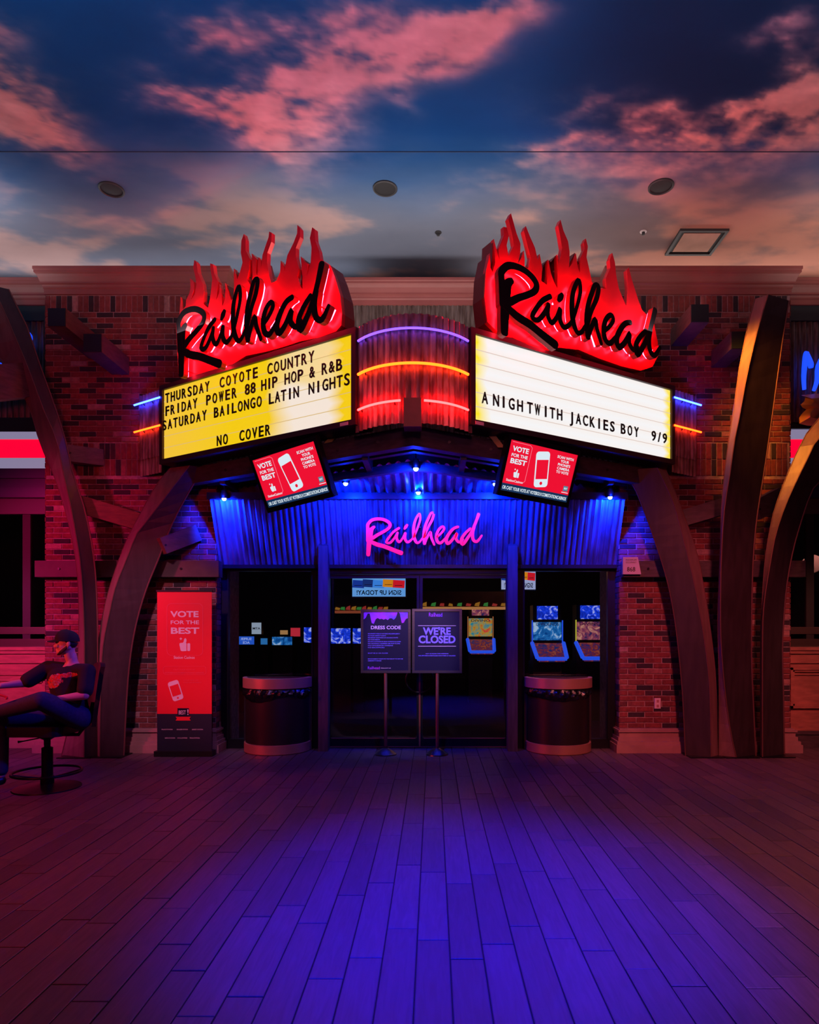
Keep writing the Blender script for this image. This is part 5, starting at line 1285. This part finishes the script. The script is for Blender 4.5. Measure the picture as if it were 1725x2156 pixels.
def signup(px0, px1, label):  # mirror images in the door glass, modelled as glowing boards inside
    t, fr, W_, H_ = monitor(px0, px1, 1218 if px0 < 900 else 1202, 1256 if px0 < 900 else 1241, 9.4 if px0 < 900 else 9.6, emit('signup_pale_blue', (.14, .38, .75, 1) if px0 < 900 else (.38, .42, .62, 1), .9), label, [('SIGN UP TODAY!', .5, .10, .26, .84)], name='sign_in_glass', cat='sign', tcol=M['letterblack'])
    for k, c_ in enumerate(pal):
        mb = MB(); a1 = .98-k*.19; a0 = a1-.22; dy = (k % 2)*.04-.02; flat(mb, fr, [(W_*a0, H_*(.52+dy)), (W_*a1, H_*(.48+dy)), (W_*(a1+.01), H_*(.90+dy)), (W_*(a0+.01), H_*(.94+dy))], .002+.001*(5-k)); part('club_card', mb, emit('card', c_, .9), t)
        mb = MB(); fbox(mb, fr, W_*(a0+.04), W_*(a1-.04), H_*(.62+dy), H_*(.65+dy), .009, .010); part('card_print', mb, M['white'], t)
    mb = MB()
    for q in (.1, .9): mb.tube([fr(W_*q, H_, -.03), (fr(W_*q, H_, -.03).x, fr(0, 0, -.03).y, 3.4)], .006, 6)
    part('hanger', mb, M['black'], t)
signup(742, 854, 'reflection of a pale blue sign with mirrored sign up lettering above the dress code notice')
signup(1056, 1128, 'reflection of a pale sign with mirrored lettering half hidden behind the right timber post')
for px0, px1, py0, py1, c_, lb in ((705, 818, 1280, 1291, (.25, .05, .02, 1), 'dim orange lit bar shelf strip behind the left door leaf'), (885, 1069, 1274, 1283, (.5, .2, .06, 1), 'orange lit beam strip behind the right door leaf')):
    a, b_ = P(px0, py1, 13), P(px1, py0, 13); t = thing('lit_beam', lb, 'light strip', (a.x, 13, a.z))
    mb = MB(); mb.box(a.x, b_.x, 13, 13.2, a.z, a.z+.05); part('strip', mb, emit('strip', c_, .8), t)
    mb = MB(); mb.box(a.x, b_.x, 13.02, 13.25, a.z+.05, a.z+.35); part('fascia_board', mb, M['interiorwood'], t)
    rp = random.Random(px0)
    for k in range(10):
        mb = MB(); xx = a.x+(b_.x-a.x)*(k+.5)/10; mb.prism([(xx-.05, 12.99, a.z+.07), (xx+.04, 12.99, a.z+.06), (xx+.03+.03*rp.random(), 12.99, a.z+.10+.05*rp.random()), (xx-.03, 12.99, a.z+.12)], (0, .02, 0))
        part('coloured_figure', mb, emit('fig', ((.5, .2, .02, 1), (.05, .3, .05, 1), (.5, .04, .03, 1))[k % 3], .5), t)
light('room_glow', 'POINT', (1.5, 12, 2.8), None, (1, .35, .2), 8, .3)
light('room_glow', 'POINT', (-3, 12, 2.8), None, (.3, .4, 1), 6, .3)

# ------------------------------------------------------------------ seated man on a swivel stool
CD = 6.38
def blob(parts_, vox=.011, sm_it=4, name='body', m=None, parent=None):
    """tapered limbs merged into one continuous skin"""
    mb = MB()
    for pts in parts_:
        for i, (p, r) in enumerate(pts):
            sc = (1, 1, 1)
            if isinstance(r, tuple): sc = tuple(q/max(r) for q in r); rr = max(r)
            else: rr = r
            mb.sphere(p, rr, 10, sc)
            if i+1 < len(pts):
                p2, r2 = pts[i+1]; p = Vector(p); p2 = Vector(p2)
                n = max(1, int((p2-p).length/.012))
                for k in range(1, n):
                    t = k/n; q = p.lerp(p2, t)
                    if isinstance(r, tuple) or isinstance(r2, tuple):
                        ra = r if isinstance(r, tuple) else (r,)*3; rb = r2 if isinstance(r2, tuple) else (r2,)*3
                        rc = tuple(ra[j]*(1-t)+rb[j]*t for j in range(3)); mx_ = max(rc); mb.sphere(q, mx_, 8, tuple(c/mx_ for c in rc))
                    else: mb.sphere(q, r*(1-t)+r2*t, 12 if max(r, r2) > .03 else 8)
    o = part(name, mb, m, parent, True)
    r_ = o.modifiers.new('r', 'REMESH'); r_.mode = 'VOXEL'; r_.voxel_size = vox; r_.use_smooth_shade = True
    s_ = o.modifiers.new('s', 'SMOOTH'); s_.iterations = sm_it; s_.factor = .6
    dg = bpy.context.evaluated_depsgraph_get(); me = bpy.data.meshes.new_from_object(o.evaluated_get(dg)); me.name = name
    o.modifiers.clear(); o.data = me
    me.polygons.foreach_set('use_smooth', [True]*len(me.polygons)); return o
def Q(px, py, dd=0): return P(px, py, CD+dd)
man = thing('person', 'man in black cap and printed black t-shirt sitting on the swivel stool', 'person', (Q(95, 1650).x, CD, 0))
neck, head = Q(153, 1397), Q(139, 1356, -.01)
rsh, lsh = Q(102, 1407, .06), Q(184, 1414, -.08)
rel, lel = Q(50, 1438, -.05), Q(178, 1464, -.20)
rwr, rha = Q(2, 1444, -.18), Q(-18, 1446, -.20)
lwr, lha = Q(118, 1472, -.26), Q(100, 1474, -.27)
pel, chest, belly = Q(152, 1505, .0), Q(142, 1428, .0), Q(146, 1470, -.01)
rhip, lhip = Q(140, 1512, .08), Q(168, 1512, -.08)
rkn, ran = Q(-2, 1512, -.1), Q(2, 1632, -.12)
lkn, lan = Q(88, 1475, -.36), Q(-22, 1502, -.20)
def fingers(wr, pa, th_dir, spread_, drop):
    """palm and five fingers from wrist wr through palm centre pa"""
    d = (Vector(pa)-Vector(wr)).normalized(); s_ = Vector(spread_).normalized(); dn = Vector(drop).normalized(); out = []
    pc = Vector(wr)+d*.055
    out.append([(wr, .026), (Vector(wr)+d*.03, .027)])
    for k in (-1.5, -.5, .5, 1.5): out.append([(Vector(wr)+d*.03+s_*k*.014, .016), (Vector(wr)+d*.09+s_*k*.019, .014)])
    for k, ln_ in ((-1.5, .056), (-.5, .07), (.5, .075), (1.5, .068)):
        b0 = Vector(wr)+d*.09+s_*k*.020; b1 = b0+d*ln_*.45+dn*ln_*.15; b2 = b1+d*ln_*.25+dn*ln_*.3; b3 = b2+d*ln_*.1+dn*ln_*.25
        out.append([(b0, .0105), (b1, .0095), (b2, .0088), (b3, .0078)])
    t0 = Vector(wr)+d*.03+s_*.028; t1 = t0+d*.03+s_*.022+dn*.01; t2 = t1+d*.03+s_*.006+dn*.008
    out.append([(t0, .014), (t1, .0115), (t2, .0095)]); return out
body = [[(pel, (.15, .11, .10)), (belly, (.14, .10, .1)), (chest, (.16, .11, .12)), (neck+Vector((0, 0, -.04)), (.09, .07, .05)), (neck, .052), (Q(150, 1380, -.0), .048)],
        [(neck+Vector((0,0,-.05)), .06), (rsh, .058), (rel, .042), (rwr, .028)], [(neck+Vector((0,0,-.05)), .06), (lsh, .058), (lel, .043), (lwr, .028)],
        [(rhip, .095), (rkn, .062), (ran, .038)], [(lhip, .095), (lkn, .062), (lan, .038)]]
body += fingers(rwr, rha, None, (0, -.3, 1), (0, 0, -1))+fingers(lwr, lha, None, (.1, .9, .3), (-.3, 0, -1))
blob(body, .008, 2, 'body', M['skin'], man)
# head turned to the left of the photo
H = head
def hp(x, y, z): return H+Vector((-x, y, z))      # x forward (towards -X), y to the far side
hd_ = [[(hp(-.012, 0, .035), (.098, .078, .09))], [(hp(.01, 0, -.02), (.075, .066, .075))], [(hp(.045, 0, -.075), (.045, .042, .03)), (hp(.0, 0, -.055), (.055, .058, .04))],
       [(hp(.085, 0, .012), .009), (hp(.108, 0, -.018), .011), (hp(.098, 0, -.026), (.016, .016, .009))],
       [(hp(.078, -.03, .028), .014), (hp(.08, .03, .028), .014)], [(hp(.084, -.012, -.05), .009), (hp(.084, .012, -.05), .009)], [(hp(.082, -.011, -.062), .009), (hp(.082, .011, -.062), .009)],
       [(hp(.074, 0, -.092), .016)], [(hp(.050, -.044, -.015), .026)], [(hp(.055, .042, -.015), .022)],
       [(hp(-.045, -.042, -.030), .028), (hp(.01, -.036, -.062), .028), (hp(.062, -.008, -.086), .020)], [(hp(-.045, .042, -.030), .028), (hp(.01, .036, -.062), .028), (hp(.062, .008, -.086), .020)],
       [(hp(-.02, 0, -.04), .055), (H+(neck-H)*.8, .048)]]
blob(hd_, .0045, 3, 'head', M['skin'], man)
ear = [[(hp(-.062, -.070, .004), (.019, .009, .028))], [(hp(-.056, -.068, -.018), (.010, .008, .014))]]
blob(ear, .003, 2, 'ear', M['skin'], man)
for s_ in (-1, 1):
    mb = MB(); mb.sphere(hp(.073, s_*.031, .012), .0115, 8); part('eye', mb, mat('eye', lin(200, 190, 190), .2), man, True)
    mb = MB(); mb.tube([hp(.083, s_*.018, .032), hp(.084, s_*.032, .037), hp(.07, s_*.05, .030)], [.004, .005, .003], 6); part('eyebrow', mb, M['hair'], man, True)
beard = [[(hp(-.040, -.064, -.030), (.012, .008, .018)), (hp(.008, -.060, -.070), (.020, .008, .018)), (hp(.066, -.014, -.100), (.012, .016, .009)), (hp(.064, .015, -.100), (.012, .016, .009)), (hp(.008, .060, -.070), (.02, .008, .018)), (hp(-.040, .064, -.030), (.012, .008, .018))],
         [(hp(.086, -.02, -.042), .003), (hp(.090, 0, -.039), .0035), (hp(.086, .02, -.042), .003)]]
blob(beard, .004, 2, 'beard', M['hair'], man)
blob([[(hp(-.055, 0, .01), (.05, .070, .05))], [(hp(-.045, -.072, .028), (.018, .006, .016))]], .005, 2, 'hair', M['hair'], man)
# cap with visor pointing left
cap = MB(); n = 24; rows = 8; vs = []
for j in range(rows+1):
    ph = math.pi/2*j/rows
    for k in range(n):
        a = 2*math.pi*k/n; vs.append(hp(-.012+.112*math.cos(a)*math.cos(ph)**.85, .092*math.sin(a)*math.cos(ph)**.85, .030+.108*math.sin(ph)**.9+.006*math.cos(a)))
cap.add(vs, [(j*n+k, j*n+(k+1) % n, (j+1)*n+(k+1) % n, (j+1)*n+k) for j in range(rows) for k in range(n)]); cap_o = part('cap', cap, M['cloth'], man, True)
vz = MB(); n = 12; up_, lo_ = [], []
for k in range(n+1):
    a = -math.pi*.42+math.pi*.84*k/n; up_.append(hp(-.012+.104*math.cos(a), .084*math.sin(a), .044)); lo_.append(hp(.02+.155*math.cos(a*.9), .078*math.sin(a), .030-.012*math.sin(a)**2))
dn = Vector((0, 0, -.005)); vz.add(up_+lo_+[p+dn for p in up_]+[p+dn for p in lo_], [(i, i+1, n+2+i, n+1+i) for i in range(n)]+[(2*n+2+i, 3*n+3+i, 3*n+4+i, 2*n+3+i) for i in range(n)]+[(n+1+i, n+2+i, 3*n+4+i, 3*n+3+i) for i in range(n)])
part('visor', vz, M['cloth'], cap_o, True)
# t-shirt with a red print
tm, N, L, b = newmat('printed_tshirt'); b.inputs['Roughness'].default_value = .9
ge = N.new('ShaderNodeNewGeometry'); pc = Q(113, 1434, -.12)
def mth(op, a, bb=0, cl=False):
    n_ = N.new('ShaderNodeMath'); n_.operation = op; n_.use_clamp = cl
    for i, x in enumerate((a, bb)):
        if isinstance(x, (int, float)): n_.inputs[i].default_value = x
        else: L.new(x, n_.inputs[i])
    return n_.outputs[0]
tc = N.new('ShaderNodeTexCoord'); sp = N.new('ShaderNodeSeparateXYZ'); L.new(tc.outputs['Object'], sp.inputs[0])
lx, lz = pc.x-man.location.x, pc.z-man.location.z
nz = N.new('ShaderNodeTexNoise'); nz.inputs['Scale'].default_value = 28; L.new(tc.outputs['Object'], nz.inputs['Vector'])
dx = mth('SUBTRACT', sp.outputs[0], lx); dz = mth('SUBTRACT', sp.outputs[2], lz)
r1 = mth('SQRT', mth('ADD', mth('POWER', mth('MULTIPLY', mth('SUBTRACT', dx, mth('MULTIPLY', dz, .5)), 1/.085), 2), mth('POWER', mth('MULTIPLY', dz, 1/.07), 2)))
tx_ = mth('SUBTRACT', dx, .13); tz_ = mth('SUBTRACT', dz, .055)
r2 = mth('SQRT', mth('ADD', mth('POWER', mth('MULTIPLY', tx_, 1/.10), 2), mth('POWER', mth('MULTIPLY', mth('SUBTRACT', tz_, mth('MULTIPLY', tx_, .1)), 1/.022), 2)))
rr = mth('MINIMUM', r1, r2); msk = mth('MULTIPLY', mth('SUBTRACT', 1.02, mth('ADD', rr, mth('MULTIPLY', mth('SUBTRACT', nz.outputs[0], .5), .9))), 12, True)
front = mth('LESS_THAN', sp.outputs[1], -.01); msk = mth('MULTIPLY', msk, front)
wv = N.new('ShaderNodeTexNoise'); wv.inputs['Scale'].default_value = 30; wv.inputs['Distortion'].default_value = 2.5; wv.inputs['Detail'].default_value = 1; L.new(tc.outputs['Object'], wv.inputs['Vector'])
cr = N.new('ShaderNodeValToRGB'); L.new(wv.outputs[0], cr.inputs[0]); cr.color_ramp.elements[0].color = lin(200, 20, 20); cr.color_ramp.elements[1].color = lin(190, 150, 140); cr.color_ramp.elements[0].position = .35; cr.color_ramp.elements[1].position = .62
e = cr.color_ramp.elements.new(.47); e.color = lin(235, 60, 30); e = cr.color_ramp.elements.new(.54); e.color = lin(60, 14, 14)
mx = N.new('ShaderNodeMix'); mx.data_type = 'RGBA'; mx.inputs[6].default_value = lin(20, 20, 22); L.new(msk, mx.inputs[0]); L.new(cr.outputs[0], mx.inputs[7]); L.new(mx.outputs[2], b.inputs['Base Color'])
sr = rsh.lerp(rel, .80); slv = lsh.lerp(lel, .78)
blob([[(pel+Vector((0, 0, .02)), (.165, .125, .09)), (belly, (.158, .12, .1)), (chest, (.19, .128, .12)), (neck+Vector((0, 0, -.055)), (.13, .085, .045)), (neck+Vector((0, 0, -.03)), (.075, .07, .03))],
      [(neck+Vector((0, 0, -.065)), .068), (rsh, .076), (sr, .074)], [(neck+Vector((0, 0, -.065)), .068), (lsh, .076), (slv, .072)]], .010, 3, 'tshirt', tm, man)
blob([[(pel, (.165, .125, .10)), (rhip, .112), (rkn, .084), (ran+Vector((0,0,.05)), .062)], [(pel+Vector((0,-.02,0)), (.15, .12, .10)), (lhip, .112), (lkn, .084), (lan+Vector((.05,0,0)), .062)]], .011, 3, 'jeans', M['jeans'], man)
for q, dr in ((ran+Vector((0, 0, -.05)), Vector((-.12, -.16, -.0))), (lan, Vector((-.10, -.05, .14)))):
    blob([[(q, .044), (q+dr*.5+Vector((0, 0, -.01)), .042), (q+dr*1.05+Vector((0, 0, -.015)), .034)]], .008, 2, 'shoe', M['black'], man)

# stool
st = thing('swivel_stool', 'black high swivel stool with backrest and foot ring under the seated man', 'chair', (Q(97, 1650).x, CD, 0))
x, y = Q(97, 0).x, CD+.02; zs = zpx(1545, CD)
mb = MB()
sc_pts = rrect(x-.28, x+.24, y-.24, y+.22, .09, 5)
mb.prism([(a, bb, zs+.0) for a, bb in sc_pts], (0, 0, .09)); part('seat', mb, M['leather'], st)
mb = MB(); n = 10; vs = []
for j in range(9):
    t_ = j/8; cz_ = zs+.08+.60*t_; cx_ = Q(180, 0).x+.09*t_
    for k in range(n+1):
        a = -1+2*k/n; vs.append((cx_-.12*a-.02*a*a, CD+.08+.17*a, cz_-.03*abs(a)**3*(t_ > .9)))
m = n+1; fr_ = [(j*m+k, j*m+k+1, (j+1)*m+k+1, (j+1)*m+k) for j in range(8) for k in range(n)]
bk_ = [Vector(v)+Vector((.045, 0, 0)) for v in vs]; N0 = len(vs)
edge = []
for j in range(8): edge += [(j*m, (j+1)*m, N0+(j+1)*m, N0+j*m), (j*m+n, N0+j*m+n, N0+(j+1)*m+n, (j+1)*m+n)]
for k in range(n): edge += [(8*m+k, 8*m+k+1, N0+8*m+k+1, N0+8*m+k), (k, N0+k, N0+k+1, k+1)]
mb.add([Vector(v) for v in vs]+bk_, fr_+[tuple(N0+i for i in f[::-1]) for f in fr_]+edge); part('backrest', mb, M['leather'], st, True)
mb = MB(); mb.tube([(x+.12, y, zs-.01), (x+.30, y, zs-.01), (x+.40, y, zs+.12), (x+.44, y, zs+.3)], .018, 8); part('back_bracket', mb, M['chairmetal'], st, True)
mb = MB(); mb.lathe([(.045, zs), (.09, zs), (.085, zs-.03), (.03, zs-.06), (.028, .40), (.05, .39), (.05, .12), (.06, .11), (.06, .03)], (x, y, 0), 24); part('column', mb, M['chairmetal'], st, True)
mb = MB(); mb.tube([(x-.02, y-.05, zs-.03), (x-.16, y-.12, zs-.055), (x-.20, y-.13, zs-.06)], [.006, .006, .012], 8); part('height_lever', mb, M['chairmetal'], st, True)
mb = MB(); rr_ = .30; zr = .155
mb.tube([(x+rr_*math.cos(a), y+rr_*math.sin(a), zr) for a in np.linspace(0, 2*math.pi, 41)], .012, 8, False); part('foot_ring', mb, M['chairmetal'], st, True)
for k in range(4):
    a = .5+k*math.pi/2; mb = MB(); mb.tube([(x+.05*math.cos(a), y+.05*math.sin(a), .10), (x+.15*math.cos(a), y+.15*math.sin(a), .12), (x+rr_*math.cos(a), y+rr_*math.sin(a), zr)], .008, 6); part('spoke', mb, M['chairmetal'], st, True)
mb = MB(); mb.lathe([(.0001, .0), (.30, .0), (.295, .012), (.12, .035), (.05, .045)], (x, y, 0), 36); part('base', mb, M['chairmetal'], st, True)
# unidentified red-lit object guessed as a tray edge, red light painted into its colour
mb = MB(); a = Q(-25, 1474, -.35); t = thing('small_tray', 'small red lit tray held at the left frame edge over the knees', 'tray', a)
mb.tube([Q(-30, 1460, -.40), Q(-4, 1462, -.38), Q(16, 1468, -.36)], [.012, .012, .009], 8); mb.sphere(Q(14, 1470, -.36), .012, 8); part('rim', mb, mat('red_lit_gloss', lin(230, 60, 50), .2), t, True)
